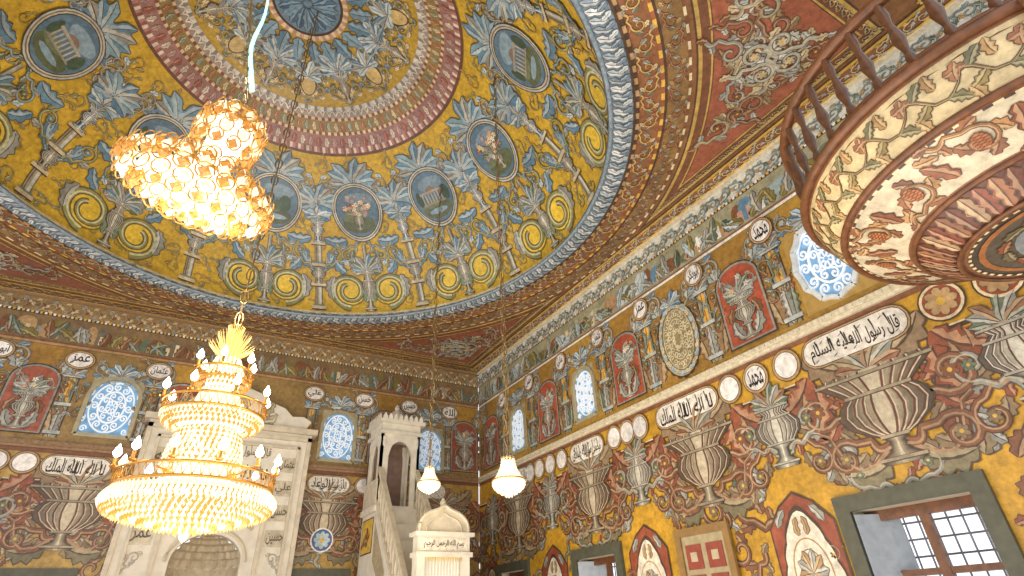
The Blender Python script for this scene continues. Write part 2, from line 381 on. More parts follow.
def trimband(P,u0,u1):
    P.rect(u0,4.04,u1,4.1,BRN,2);P.rect(u0,3.60,u1,3.64,DRK,2);P.rect(u0,3.64,u1,3.655,CRM,2)
RB_=(146,82,56);MUD=(134,112,82)
def lowervase(P,x,z0=2.66):
    for d in (1,-1):
        P.push(x,z0,0,d,1)
        P.scroll(.62,.62,.27,-.5,1,(128,86,60),(RB_,MUD,BRN),5,4,1.3,w=.3)
        P.scroll(.5,.12,.24,.5,-1,BRN,(MUD,GRY,(140,120,88)),5,4,1.3,w=.3)
        P.stroke([(.1,.1),(.25,.0),(.4,-.02),(.52,.08),(.56,.22),(.6,.36),(.7,.42)],.1,(136,90,62),6)
        P.leaf(.2,.94,.1,.5,.26,(146,122,92),5,.5,4);P.leaf(.62,1.0,-1.2,.5,.26,RB_,5,.5,4)
        P.leaf(.15,.0,-.6,.42,.22,(126,116,86),5,.5,4)
        P.pop()
    P.vase(x,z0-.02,.9,1.1,VP1,URN,9,True,((146,130,100),(140,96,70),(138,138,120)),fl=(104,62,46))
def oddvase(P,x,z0=2.85):
    P.poly([(x-.3,3.58),(x-.24,3.3),(x-.1,3.2),(x+.1,3.2),(x+.24,3.3),(x+.3,3.58)],RED,4)
    for d in (1,-1):
        P.push(x,z0,0,d,1)
        P.scroll(.36,.42,.21,.2,1,GRY,(GRY,BRN,GRN),5,3,1.25,w=.28);P.scroll(.36,-.02,.21,-.4,-1,BRN,(RB_,GRY,MUD),5,3,1.25,w=.28)
        P.leaf(.54,.68,-1.4,.46,.24,RB_,6,-.4,4)
        P.pop()
    P.vase(x,z0,.66,.64,VP2,URN2,9,True,(GRY,GRN,(150,110,80)),fl=(100,70,56))
def fill(P,u0,u1,z0,z1,step,avoid,cols,size=.13,L=2):
    z=z0;r=0
    while z<z1:
        u=u0+(r%2)*step/2
        while u<u1:
            uu,zz=u+RN.uniform(-.04,.04),z+RN.uniform(-.04,.04)
            if not any(a[0]<uu<a[1] and a[2]<zz<a[3] for a in avoid):
                P.scroll(uu,zz,size*RN.uniform(.85,1.2),RN.uniform(0,2*PI),RN.choice([1,-1]),RN.choice(cols),(RN.choice(cols),RN.choice(cols),RN.choice(cols)),L,3,1.2,RN.random()<.3,.28)
            u+=step
        z+=step*.85;r+=1
def ogee(P,c):
    P.poly([(c-.37,.9),(c+.37,.9),(c+.37,2.3),(c+.2,2.5),(c,2.62),(c-.2,2.5),(c-.37,2.3)],DRK,6);P.poly([(c-.35,.9),(c+.35,.9),(c+.35,2.29),(c+.19,2.48),(c,2.59),(c-.19,2.48),(c-.35,2.29)],(150,78,54),6.6)
    def og(k):
        pts=[]
        for i in range(61):
            t=i/60;w=.335*(1-t**1.9)**.6;z=1.45+1.03*t
            pts.append((w*k*(1+.07*abs(math.cos(t*PI*5))),1.45+(z-1.45)*k))
        return [(c+a,b) for a,b in pts]+[(c-a,b) for a,b in reversed(pts)]
    P.poly([(c-.34,.9),(c+.34,.9)]+og(1),DRK,8);P.poly([(c-.31,.9),(c+.31,.9)]+og(.95),(228,216,192),9)
    P.ringe(c,1.85,.2,.32,.014,TAN,10);P.ringe(c,1.85,.13,.22,.012,(150,140,120),10)
    P.push(c,1.86,0,.6,.8)
    for i in range(10): P.leaf(0,0,i*PI/5,.28,.11,((166,164,150),TAN)[i%2],10,.1,2)
    P.pop()
    for d in (1,-1): P.leaf(c+d*.04,2.2,PI/2-d*.5,.18,.06,TAN,10,d*.5,2);P.leaf(c+d*.26,2.3,PI/2+d*.3,.2,.08,GRY,8,d*.3,2)
# --- wall A (right)
A=Painter(mapA)
lowA=[(3.05,.50),(-1.35,.45),(-3.8,.45)]
upA=[(3.2,.38,4.3,5.36),(-1.2,.29,4.36,5.24),(-3.4,.29,4.36,5.24)]
holesA=[(c-h,c+h,.85,2.33) for c,h in lowA]+[(c-h,c+h,a,b) for c,h,a,b in upA]
wallbase(A,-5.1,6.4,0,6.6,holesA,[(0,YEL),(4.2,(176,136,58)),(5.75,OLV)])
frieze(A,-5.1,6.2,True);trimband(A,-5.1,6.2)
for c,k in ((2.1,'red'),(1.0,'med'),(-.1,'red'),(-2.3,'red'),(-4.5,'red'),(4.3,'red'),(5.4,'med')): upperslot(A,c,k)
for c in (3.2,-1.2,-3.4):
    k=.06 if c>0 else 0
    for d in (1,-1):
        A.push(c,0,0,d,1)
        A.scroll(.45+k,5.15,.11,1.2,1,GRN,(GRY,BLU,BRN),3,3,1.2);A.scroll(.46+k,4.75,.1,-1.4,1,BRN,(RB_,GRY,GRN),3,3,1.2)
        A.leaf(.44+k,4.34,PI/2,.4,.12,GRN,3,.1,4);A.scroll(.3,5.52,.15,.3,1,GRY,(BLU,GRY,LBL),3,3,1.3);A.pop()
    A.fanl(c,5.38,.28,9,.1,PI-.1,(BLU,GRY,LBL),4.5,w=.1)
for i,b in enumerate((3.75,2.65,1.53,.43,-.65,-1.75,-2.85,-3.95,4.85)):
    pilaster(A,b,4.28,5.4);A.fanl(b,5.42,.2,7,0,PI,(BRN,GRY,ORG),3,w=.09);medal(A,b-.02,5.59,.13,.14,i,13)
TX=['قال رسول الله عليه السلام','لا اله الا الله الملك','محمد رسول الله صادق','الحق المبين الوعد','بسم الله الرحمن']
for i,c in enumerate((3.15,.86,-1.3,-3.5,5.5)): cart(A,c,3.87,1.06 if i<2 else .86,.29,TX[i])
for i,c in enumerate((2.39,1.98,1.60,-.02,-.3,-.6,-2.0,-2.35,-2.7,-3.02)): medal(A,c,3.88,.135,.145,1 if c==1.98 else None,9)
for c in (3.98,4.42):
    A.ell(c,3.87,.19,.19,DRK,9);A.ell(c,3.87,.175,.175,CRM,10);A.ell(c,3.87,.15,.15,(150,70,44),11);A.rosette(c,3.87,.13,8,TAN,11.5)
avoid=[(c-h-.22,c+h+.22,.6,2.62) for c,h in lowA]+[(c-.42,c+.42,.6,2.62) for c in (2.0,-.26,-2.46)]+[(.2,1.2,.6,2.5)]
fill(A,-5.0,5.2,1.0,2.75,.46,avoid,[BRN,(136,90,62),MUD,GRY,GRN],.23,1.2)
for k in range(-5,6):
    u=k*1.1+.43
    A.swag(u-.3,u+.3,3.55,.16,.11,((136,84,58),(160,120,80),(150,140,110)),2)
    A.leaf(u,3.3,-PI/2,.45,.22,MUD,3,.15,4);A.leaf(u-.05,2.9,-PI/2-.5,.35,.2,(136,84,58),3,.5,3);A.leaf(u+.05,2.9,-PI/2+.5,.35,.2,GRY,3,-.5,3)
for c in (3.18,.95,-1.27,-3.5,5.3): lowervase(A,c)
for c in (2.06,-.2,-2.4,-4.5,4.3):
    oddvase(A,c)
    if c<4.2: ogee(A,c-.06)
for c,h in lowA:
    for d in (1,-1):
        A.push(c,0,0,d,1);A.scroll(.3,2.62,.16,0,1,GRY,(RB_,GRY,GRN),4,4,1.2,w=.26);A.scroll(h+.3,2.0,.14,1.5,1,BRN,(GRY,RB_,BRN),4,3,1.2,w=.26);A.pop()
wa=A.build('wall_right');wa['kind']='structure';wa['label']='yellow and red painted mosque wall with vases and calligraphy'
# --- wall B (qibla)
Bp=Painter(mapB)
RB=(154,86,64)
lowB=[(1.97,.42),(-1.98,.45)];upB=[(2.02,.33,4.3,5.26),(-1.70,.36,4.36,5.34),(3.93,.31,4.26,5.16)]
holesB=[(c-h,c+h,.85,2.33) for c,h in lowB]+[(c-h,c+h,a,b) for c,h,a,b in upB]+[(-.3,.7,0,2.98)]
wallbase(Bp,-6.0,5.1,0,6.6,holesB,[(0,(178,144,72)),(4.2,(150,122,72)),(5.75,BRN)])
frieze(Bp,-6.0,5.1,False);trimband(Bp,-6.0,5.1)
for c,k in ((2.95,'red'),(4.75,'red'),(-.75,'red'),(-2.8,'red'),(-4.7,'red')): upperslot(Bp,c,k,.92 if c<4 else .68,RB)
for c in (2.02,-1.7,3.93):
    for d in (1,-1):
        Bp.push(c,0,0,d,1);Bp.scroll(.46,5.1,.11,1.2,1,GRN,(GRY,BLU,BRN),3,3,1.2);Bp.scroll(.45,4.7,.11,-1.4,1,BRN,(RB_,GRY,GRN),3,3,1.2);Bp.scroll(.3,5.48,.15,.3,1,GRY,(BLU,GRY,LBL),3,3,1.3);Bp.pop()
    Bp.fanl(c,5.36,.28,9,.1,PI-.1,(BLU,GRY,LBL),4.5,w=.1)
for i,b in enumerate((-3.4,-2.34,-1.2,1.46,2.46,3.44,4.38)):
    pilaster(Bp,b,4.28,5.38,.12);medal(Bp,b,5.56,.17,.125,i+2,13)
for c,w,t in ((-1.86,.85,TX[1]),(1.97,.75,TX[3]),(3.92,.8,None)): cart(Bp,c,3.87,w,.27,t)
for c in (-2.5,-2.85,2.62,2.95,3.25,-3.2): medal(Bp,c,3.88,.14,.13,None,9)
fill(Bp,-4.5,5.0,.9,3.55,.46,[(-1.2,1.6,0,3.6)]+[(c-h-.2,c+h+.2,.6,2.6) for c,h in lowB],[BRN,GRY,GRN,(136,88,60),(150,128,90)],.23,1.2)
for c in (-1.75,1.97,4.3): lowervase(Bp,c,2.72)
for c in (-2.9,3.1): oddvase(Bp,c)
Bp.ell(1.97,2.92,.2,.2,WHT,16);Bp.ell(1.97,2.92,.175,.175,(70,104,160),16.5);Bp.rosette(1.97,2.92,.14,8,LBL,17)
wb=Bp.build('wall_back');wb['kind']='structure';wb['label']='qibla wall with painted vases and oval calligraphy medallions'
# ------------------------------------------------------------------ ceiling + dome
SHX,SHY=-.13,.03
PROF=[(4.0,0),(3.98,.25),(3.86,.65),(3.6,1.15),(3.11,1.81),(2.72,2.2),(2.3,2.55),(1.71,3.08),(1.15,3.3),(.54,3.43),(.0,3.47)]
SS=[0]
for i in range(1,len(PROF)): SS.append(SS[-1]+math.hypot(PROF[i][0]-PROF[i-1][0],PROF[i][1]-PROF[i-1][1]))
ST=SS[-1]
def prof(s):
    s=max(0,min(ST-1e-4,s))
    for i in range(len(SS)-1):
        if s<=SS[i+1]:
            t=(s-SS[i])/(SS[i+1]-SS[i]);a,b=PROF[i],PROF[i+1]
            p0=PROF[max(0,i-1)];p3=PROF[min(len(PROF)-1,i+2)]
            def cr(k): return .5*(2*a[k]+(b[k]-p0[k])*t+(2*p0[k]-5*a[k]+4*b[k]-p3[k])*t*t+(3*a[k]-p0[k]-3*b[k]+p3[k])*t**3)
            return max(0.001,cr(0)),cr(1)
def s_of_r(r):
    lo,hi=0,ST
    for _ in range(30):
        m=(lo+hi)/2
        if prof(m)[0]>r: lo=m
        else: hi=m
    return lo
def dome(th,s,o):
    r,h=prof(s);r2,h2=prof(s+.03);r1,h1=prof(s-.03)
    tx,tz=r2-r1,h2-h1;l=math.hypot(tx,tz) or 1
    nr,nz=-tz/l,tx/l
    r+=nr*o;h+=nz*o
    return (r*math.cos(th)+SHX*h,r*math.sin(th)+SHY*h,HC+h)
TH=[0]
def mapD(x,y,o): return dome(TH[0]-x/max(.25,prof(y)[0]),y,o)
C=Painter(mapD,3)
def dband(s0,s1,col,L,n=180,alt=None,slant=0):
    ds=(s1-s0);m=max(1,int(ds/.12))
    for j in range(m):
        a0,a1=s0+ds*j/m,s0+ds*(j+1)/m
        for i in range(n):
            t0,t1=2*PI*i/n,2*PI*(i+1)/n;sl0=slant*(2*PI/n)*(j/m);sl1=slant*(2*PI/n)*((j+1)/m);o=L*.0022
            n0=len(C.v);C.v+=[dome(t0+sl0,a0,o),dome(t1+sl0,a0,o),dome(t1+sl1,a1,o),dome(t0+sl1,a1,o)]
            cl=lin(col if not alt else (col,*alt)[i%(len(alt)+1)]);C.f.append((n0,n0+1,n0+2,n0+3));C.c.append((*cl,1))
DY=(202,164,54)
dband(0,s_of_r(2.32),DY,-3,120)
dband(s_of_r(2.32),ST-.002,(190,156,62),-3,96)
dband(0,.1,(140,120,96),1,240,(LBL,));dband(.1,.14,CRM,2,200)
sr=s_of_r
dband(sr(2.35),sr(2.31),(110,76,62),2,150);dband(sr(2.31),sr(2.24),(180,128,120),3,300,((220,206,186),(146,92,84)))
dband(sr(2.24),sr(2.08),(162,122,114),3,150);dband(sr(2.08),sr(2.04),CRM,3,240,((150,84,66),))
dband(sr(2.04),sr(1.9),(154,130,84),3,150);dband(sr(1.9),sr(1.86),(146,84,66),3,200,(CRM,))
dband(sr(1.86),sr(1.78),(166,154,144),3,150);dband(sr(1.78),sr(1.71),(206,198,190),3,200,((140,136,132),(220,214,200)))
for i in range(96):
    TH[0]=2*PI*i/96
    C.leaf(-.06,sr(2.23),PI*.3,.17,.075,((222,204,188),(166,92,78),(190,150,146))[i%3],4,.5,3)
    C.leaf(.05,sr(2.03),PI*.7,.15,.06,((150,160,140),(186,116,84),CRM)[i%3],4,-.5,3)
    C.stroke([(-.06,sr(1.84)),(-.03,sr(1.79)),(.0,sr(1.77)),(.03,sr(1.79)),(.06,sr(1.84))],.025,(226,216,200),4,end=1)
dband(sr(.62),sr(.54),PNK,6,60,(CRM,));dband(sr(.54),sr(.50),DRK,6,60);dband(sr(.5),ST-.002,(110,138,156),6,40)
BG=[(170,144,60),(160,140,72),(146,136,82),(176,136,58),(142,140,98)]
s_=.32;row=0
while s_<sr(2.42):
    r_=prof(s_)[0];n_=int(2*PI*r_/.42)
    for i in range(n_):
        TH[0]=2*PI*(i+.5*(row%2))/n_
        C.scroll(0,s_,.13*RN.uniform(.85,1.15),RN.uniform(0,2*PI),RN.choice([1,-1]),RN.choice(BG),(RN.choice(BG),RN.choice(BG),RN.choice(BG)),.5,2,1.1,False,.16)
    s_+=.36;row+=1
MED=[-33,1,31,60,88,125,160,196,230,262,294]
MT=['t','b','t','b','l','l','t','b','l','t','b']
sm=s_of_r(3.11)
def vstrip(x,y0,y1,w,col,L,n=14): C.strip([(x,y0+(y1-y0)*i/n) for i in range(n+1)],w,col,L)
for i,dg in enumerate(MED):
    nx=MED[(i+1)%len(MED)]+(360 if i==len(MED)-1 else 0);mid=(dg+nx)/2
    TH[0]=math.radians(dg)
    C.fanl(0,sm+.5,.55,9,0,PI,(BLU,(130,162,174),(104,142,162),GRY),7,w=.19)
    C.ell(0,sm,.49,.555,DRK,10,30);C.ell(0,sm,.475,.54,(186,192,186),11,30);C.ell(0,sm,.45,.515,(120,104,84),11.6,30);C.ell(0,sm,.435,.495,(204,190,160),12.2,30)
    C.ell(0,sm,.415,.475,(56,60,62),13,30);C.ell(0,sm,.40,.46,(98,124,142),13.6,30)
    C.ell(0.05,sm+.22,.26,.13,(132,154,166),14.1,16);C.ell(0,sm-.24,.31,.16,(96,104,74),14.6,20);C.ell(-.1,sm-.13,.2,.08,(114,122,92),15,16)
    if MT[i]=='t':
        for k in range(7): C.rect(-.22+k*.065,sm-.12,-.195+k*.065,sm+.06,(176,170,154),16)
        C.rect(-.25,sm+.06,.22,sm+.1,(164,152,132),16);C.fan([(.11*math.cos(a),sm+.1+.08*math.sin(a)) for a in [PI*q/10 for q in range(11)]],(136,116,100),16)
        C.rect(-.26,sm-.15,.24,sm-.12,(156,148,132),16)
        C.ell(-.28,sm,.06,.14,(72,90,70),16,10);C.ell(.28,sm-.02,.08,.14,(72,90,70),16,10);C.ell(0,sm-.27,.2,.05,(140,164,176),16,10)
    elif MT[i]=='b':
        C.vase(0,sm-.34,.28,.24,VP2,URN2,15,False)
        for k in range(22): C.leaf(0,sm-.06,RN.uniform(.1,PI-.1),RN.uniform(.14,.3),.06,RN.choice([(90,110,80),(110,124,90)]),17,RN.uniform(-.3,.3),2)
        for k in range(30):
            a=RN.uniform(0,2*PI);q=RN.uniform(0,1)**.5;C.rosette(.27*q*math.cos(a),sm+.1+.2*q*math.sin(a),.045,5,RN.choice([WHT,PNK,(176,110,94),CRM,(180,156,170),(150,160,176)]),20)
    else:
        C.rect(-.24,sm-.12,-.08,sm+.02,(184,170,148),16);C.poly([(-.26,sm+.02),(-.06,sm+.02),(-.16,sm+.09)],(140,92,76),16)
        C.ell(.17,sm+.0,.11,.16,(76,96,76),16,10);C.ell(.0,sm-.26,.24,.05,(150,174,188),16,10);C.ell(-.31,sm,.06,.14,(72,90,70),16,10);C.ell(.05,sm-.04,.08,.1,(92,108,84),16,10)
    for d in (1,-1):
        C.push(0,0,0,d,1)
        C.scroll(.5,sm+.5,.18,.6,1,GRY,(BLU,LBL,GRY),6,3,1.3);C.leaf(.3,sm-.52,-.6,.45,.18,BLU,6,.6,3)
        C.scroll(.32,sm-.82,.18,-.3,-1,(118,146,152),(GRY,LBL,GRN),6,3,1.3)
        C.ell(.38,.56,.31,.31,(120,108,56),5,22);C.ell(.38,.56,.28,.28,(222,186,62),6,22)
        C.stroke(C.spiral(.38,.56,.34,1.45,-PI/2,1,30,.35),.1,(138,136,88),7,end=.45,hi=(200,196,150))
        C.leaf(.08,.34,1.9,.42,.15,(120,138,112),7,-.3,3);C.leaf(.7,.4,1.2,.46,.16,GRY,7,.5,4)
        C.leaf(.4,.92,.4,.32,.15,BLU,7,.5,3);C.leaf(.28,.92,2.2,.3,.13,GRY,7,-.5,3)
        C.pop()
    C.vase(0,.16,.8,.36,VP3,URN2,8,True,(GRN,BLU,GRY))
    C.stroke([(0,.95+.1*k) for k in range(int((sm-1.45)*10))],.06,GRY,6,end=.8)
    TH[0]=math.radians(mid)
    top_=sm+.45
    vstrip(0,.15,top_,.135,(90,76,60),4);vstrip(0,.15,top_,.115,(156,146,118),5);vstrip(.025,.15,top_,.04,(196,196,184),6);vstrip(-.035,.15,top_,.018,(112,96,72),6)
    for z in (.18,.62,1.02,1.42,1.85,2.2,top_-.12):
        C.rect(-.13,z,.13,z+.05,(200,182,144),8);C.rect(-.13,z-.02,.13,z,DRK,8);C.rect(-.1,z+.05,.1,z+.075,(120,130,124),8)
    C.vase(0,.66,.34,.3,VP2,URN2,9,False)
    C.vase(0,1.46,.36,.32,VP3,((88,110,124),BLU,LBL,WHT),9,True,(GRN,GRY,BLU))
    C.fanl(0,1.95,.34,7,0,PI,(BLU,LBL,BLU,GRY),8,w=.15);C.fanl(0,sm+.1,.44,9,0,PI,(BLU,(130,162,174),(120,152,168),GRY),9,w=.17)
    for d in (1,-1):
        C.push(0,0,0,d,1)
        C.scroll(.33,1.28,.2,.4,1,(138,136,88),(GRY,(138,136,88),BLU),6,3,1.4);C.scroll(.3,sm+.38,.15,1.2,1,GRY,(BLU,GRY),6,3,1.2)
        C.leaf(.1,1.0,.3,.36,.14,BLU,6,.6,4);C.leaf(.1,2.05,.5,.3,.12,LBL,7,.6,3)
        C.pop()
for i in range(14):
    TH[0]=2*PI*i/14
    s1=s_of_r(1.66);
    if i%2==0:
        C.vase(0,s1,.42,.3,VP3,URN2,8,True,(BLU,GRY,CRM))
        C.fanl(0,s1+.55,.4,9,.2,PI-.2,(BLU,LBL),8,w=.14)
    else:
        C.ell(0,s1+.3,.14,.2,DRK,8);C.ell(0,s1+.3,.12,.18,(196,170,112),9);C.fanl(0,s1+.45,.32,7,0,PI,(LBL,BLU,GRY),8,w=.12)
    for d in (1,-1):
        C.push(0,0,0,d,1);C.scroll(.2,s1+.22,.14,.3,1,GRY,(CRM,BLU,GRN),6,4,1.3);C.scroll(.12,s1+.75,.11,.8,1,BLU,(LBL,GRY),6,3,1.2);C.scroll(.2,s1+.5,.09,1.8,1,OLV,(GRY,CRM),5,3,1.2);C.pop()
for i in range(20):
    TH[0]=2*PI*i/20;C.leaf(0,s_of_r(.64),PI*1.5,.38,.19,(BLU,(120,152,170))[i%2],9,.15,3,hi=(140,168,182))
    TH[0]+=.1;C.leaf(0,s_of_r(.46),PI/2,.38,.13,((84,116,142),(120,152,170),(70,100,126))[i%3],12,.2,3,hi=(130,160,178))
# flat ceiling
def mapC(x,y,o): return (x,y,HC-o)
C.mp=mapC;C.sub=1
n=144
sq=[];X0,X1,Y0,Y1=-6.0,XA,-6.4,YB
for i in range(n):
    a=2*PI*i/n;c_,s_=math.cos(a),math.sin(a);t=min((X1 if c_>0 else -X0)/max(1e-6,abs(c_)),(Y1 if s_>0 else -Y0)/max(1e-6,abs(s_)))
    sq.append((t*c_,t*s_))
for cn in [(X1,Y1),(X0,Y1),(X0,Y0),(X1,Y0)]:
    j=min(range(n),key=lambda q:(sq[q][0]-cn[0])**2+(sq[q][1]-cn[1])**2);sq[j]=cn
CB=(136,94,60)
for i in range(n):
    a,b=2*PI*i/n,2*PI*(i+1)/n
    C.raw([(4.0*math.cos(a),4.0*math.sin(a)),(4.0*math.cos(b),4.0*math.sin(b)),sq[(i+1)%n],sq[i]],[(0,1,2,3)],CB,0,j=0)
def cring(r0,r1,cols,L,n=240,slant=0):
    for i in range(n):
        a,b=2*PI*i/n,2*PI*(i+1)/n;s_=slant*2*PI/n
        C.raw([(r0*math.cos(a),r0*math.sin(a)),(r0*math.cos(b),r0*math.sin(b)),(r1*math.cos(b+s_),r1*math.sin(b+s_)),(r1*math.cos(a+s_),r1*math.sin(a+s_))],[(0,1,2,3)],cols[i%len(cols)],L,j=.08)
cring(3.86,3.92,((84,80,76),),12,180);cring(3.92,4.16,((112,130,142),(122,140,150)),14,240)
for i in range(230):
    a=2*PI*i/230;C.push(3.93*math.cos(a),3.93*math.sin(a),a)
    C.leaf(0,0,.75,.2,.075,((172,190,196),(138,158,170),(210,218,218))[i%3],16,-.25,2);C.pop()
    C.push(4.15*math.cos(a),4.15*math.sin(a),a+PI);C.leaf(0,0,-.75,.13,.06,((190,204,206),(112,138,156))[i%2],19,.25,2);C.pop()
cring(4.16,4.19,(DRK,),14,180)
cring(4.19,4.23,(TAN,DRK),10,320);cring(4.23,4.48,((138,92,60),),1,180);cring(4.48,4.52,(YL2,(150,90,60)),3,300);cring(4.52,4.55,(DRK,),3,180)
cring(4.55,4.78,((140,108,66),),1,180);cring(4.78,4.81,(CRM,BRN),3,300);
for i in range(104):
    a=2*PI*i/104;C.push(4.35*math.cos(a),4.35*math.sin(a),a+PI/2)
    C.scroll(0,0,.11,0,1 if i%2 else -1,(190,156,84),((156,96,66),GRN,(200,184,144),GRY),2.5,4,1.2,False,.2);C.pop()
for i in range(120):
    a=2*PI*i/120;C.push(4.66*math.cos(a),4.66*math.sin(a),a+PI/2)
    C.scroll(0,0,.095,0,1 if i%2 else -1,(142,84,60),(BRN,GRN,(176,150,96),GRY),2.5,4,1.2,False,.2);C.pop()
for (x0,y0,x1,y1) in ((XA-.30,-6.2,XA-.26,5.0),(XA-.1,-6.2,XA-.06,5.0)):
    C.rect(x0,y0,x1,y1,YL2,5);C.rect(x0-.02,y0,x0,y1,DRK,5)
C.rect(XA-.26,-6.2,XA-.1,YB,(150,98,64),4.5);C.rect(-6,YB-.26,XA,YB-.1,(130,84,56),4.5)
C.rect(-6,YB-.30,XA-.3,YB-.26,(186,152,76),5);C.rect(-6,YB-.1,XA,YB-.06,(186,152,76),5)
y=-5.6
while y<5:
    C.scroll(XA-.18,y,.075,PI/2,1 if int(y*7)%2 else -1,CRM,(YL2,GRN,LBL),5.5,3,1.1,False,.2);y+=.14
x=-5.
while x<5:
    C.scroll(x,YB-.18,.075,0,1 if int(x*7)%2 else -1,TAN,(YL2,GRN,GRY),5.5,3,1.1,False,.2);x+=.14
SPN=(160,94,68)
def cornerpanel(sx,sy,spn=SPN):
    E=4.76;R0=4.86
    for k,(r,e,col,L) in enumerate(((R0,E,DRK,1),(R0+.02,E-.02,(190,156,84),1.5),(R0+.06,E-.06,(116,76,52),2.0),(R0+.15,E-.15,(190,156,84),2.5),(R0+.17,E-.17,DRK,3.0),(R0+.18,E-.18,spn,3.5))):
        aa=math.acos(min(1,e/r));m_=24
        arc=[(sx*r*math.cos(t),sy*r*math.sin(t)) for t in [aa+(PI/2-2*aa)*q/m_ for q in range(m_+1)]]
        C.raw(arc+[(sx*e,sy*e)],[(q,q+1,m_+1) for q in range(m_)],col,L)
    q=1.4
    while q<4.7:
        for (a_,b_,rt) in ((q,E-.105,0),(E-.105,q,PI/2)): C.scroll(sx*a_,sy*b_,.04,rt,1,(196,164,96),(CRM,GRY),4,2,1,False,.25)
        q+=.1
    y=.9
    while y<4.7:
        x=.9
        while x<4.7:
            px,py=x+RN.uniform(-.06,.06),y+RN.uniform(-.06,.06)
            if math.hypot(px,py)>5.18 and max(px,py)<4.46:
                C.scroll(sx*px,sy*py,.18*RN.uniform(.8,1.2),RN.uniform(0,6.3),RN.choice([1,-1]),RN.choice([GRY,(150,140,112),(126,92,70)]),(RN.choice([(170,174,164),GRY]),(186,168,130),(140,120,84),BRN),4.5,4,1.2,RN.random()<.3,.26)
            x+=.26
        y+=.26
    for k in range(4):
        a=k*PI/2+.4;C.scroll(sx*(3.98+.2*math.cos(a)),sy*(3.98+.2*math.sin(a)),.2,a,1 if k%2 else -1,(160,160,146),((176,176,162),GRY,(190,172,134)),9,4,1.3,True,.26)
cornerpanel(1,1,(146,86,62));cornerpanel(-1,1,(130,80,58));cornerpanel(1,-1)  # far panels get a darker red: corner shade put into the colour
C.rect(-6,-6.3,5.1,-5.15,SPN,4);fill(C,-2,4.6,-6.1,-5.2,.3,[],[GRY,LBL,YL2,BRN],.15,4.5)
ce=C.build('ceiling');ce['kind']='structure';ce['label']='painted wooden ceiling opening into a mustard yellow frescoed dome'
mb=MB();mb.torus((0,0,HC-.03),3.9,.028,120,6)
mb.obj('trim_1',mk('blue_grey_rope',(130,146,156),.4,noise=.35,nscale=30),kind='structure',label='blue grey rope moulding round the dome rim',smooth=True)
def band_trim(name,axis,z0,z1,dep,mat,lab):
    m=MB()
    if axis=='A': m.box((XA-dep,-6.2,z0),(XA,YB,z1));m.box((XA-dep*.6,-6.2,z0-.04),(XA,YB,z0))
    else: m.box((-6,YB-dep,z0),(XA,YB,z1));m.box((-6,YB-dep*.6,z0-.04),(XA,YB,z0))
    q=-6.
    while q<5.0:
        if axis=='A': m.box((XA-dep-.012,q,z0+.012),(XA-dep,q+.04,z1-.012))
        else: m.box((q,YB-dep-.012,z0+.012),(q+.04,YB-dep,z1-.012))
        q+=.075
    m.obj(name,mat,kind='structure',label=lab)
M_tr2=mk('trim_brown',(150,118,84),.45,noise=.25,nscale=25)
band_trim('trim_2','A',4.14,4.20,.07,M_trim,'white beaded moulding above the calligraphy band')
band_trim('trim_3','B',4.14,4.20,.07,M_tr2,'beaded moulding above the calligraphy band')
m=MB();m.box((XA-.07,-6.2,6.56),(XA,YB,6.6));m.obj('trim_4',M_trim,kind='structure',label='cream cornice fillet beneath the ceiling')
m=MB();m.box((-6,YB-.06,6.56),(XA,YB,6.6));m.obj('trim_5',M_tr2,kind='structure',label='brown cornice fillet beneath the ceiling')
fl=MB();fl.box((-6,-6.4,-.1),(XA+.3,YB+.3,0));fl.obj('floor',M_floor,kind='structure',label='red carpeted prayer hall floor')
# ------------------------------------------------------------------ windows
wn=[0]
def W3(axis,c):
    if axis=='A': return lambda u,z,d:(XA-d,-(c+u),z)
    return lambda u,z,d:(c+u,YB-d,z)
def lbox(m,f,u0,u1,z0,z1,d0,d1):
    P=[f(u,z,d) for d in (d0,d1) for z in (z0,z1) for u in (u0,u1)]
    m.add(P,[(0,1,3,2),(4,5,7,6),(0,1,5,4),(2,3,7,6),(0,2,6,4),(1,3,7,5)])
def lprism(m,f,pts,d0,d1):
    n=len(pts);m.add([f(p[0],p[1],d0) for p in pts]+[f(p[0],p[1],d1) for p in pts],[tuple(range(n)),tuple(range(n,2*n))]+[(i,(i+1)%n,n+(i+1)%n,n+i) for i in range(n)])
def lstrip(m,f,pts,w,d0,d1):
    for i in range(len(pts)-1):
        a,b=pts[i],pts[i+1];dx,dy=b[0]-a[0],b[1]-a[1];l=math.hypot(dx,dy) or 1;nx,ny=-dy/l*w/2,dx/l*w/2
        lprism(m,f,[(a[0]+nx,a[1]+ny),(b[0]+nx,b[1]+ny),(b[0]-nx,b[1]-ny),(a[0]-nx,a[1]-ny)],d0,d1)
def spir(cx,cy,rx,rz,turns,a0,d,n=14): return [(cx+rx*(1-.85*i/(n-1))*math.cos(a0+d*turns*2*PI*i/(n-1)),cy+rz*(1-.85*i/(n-1))*math.sin(a0+d*turns*2*PI*i/(n-1))) for i in range(n)]
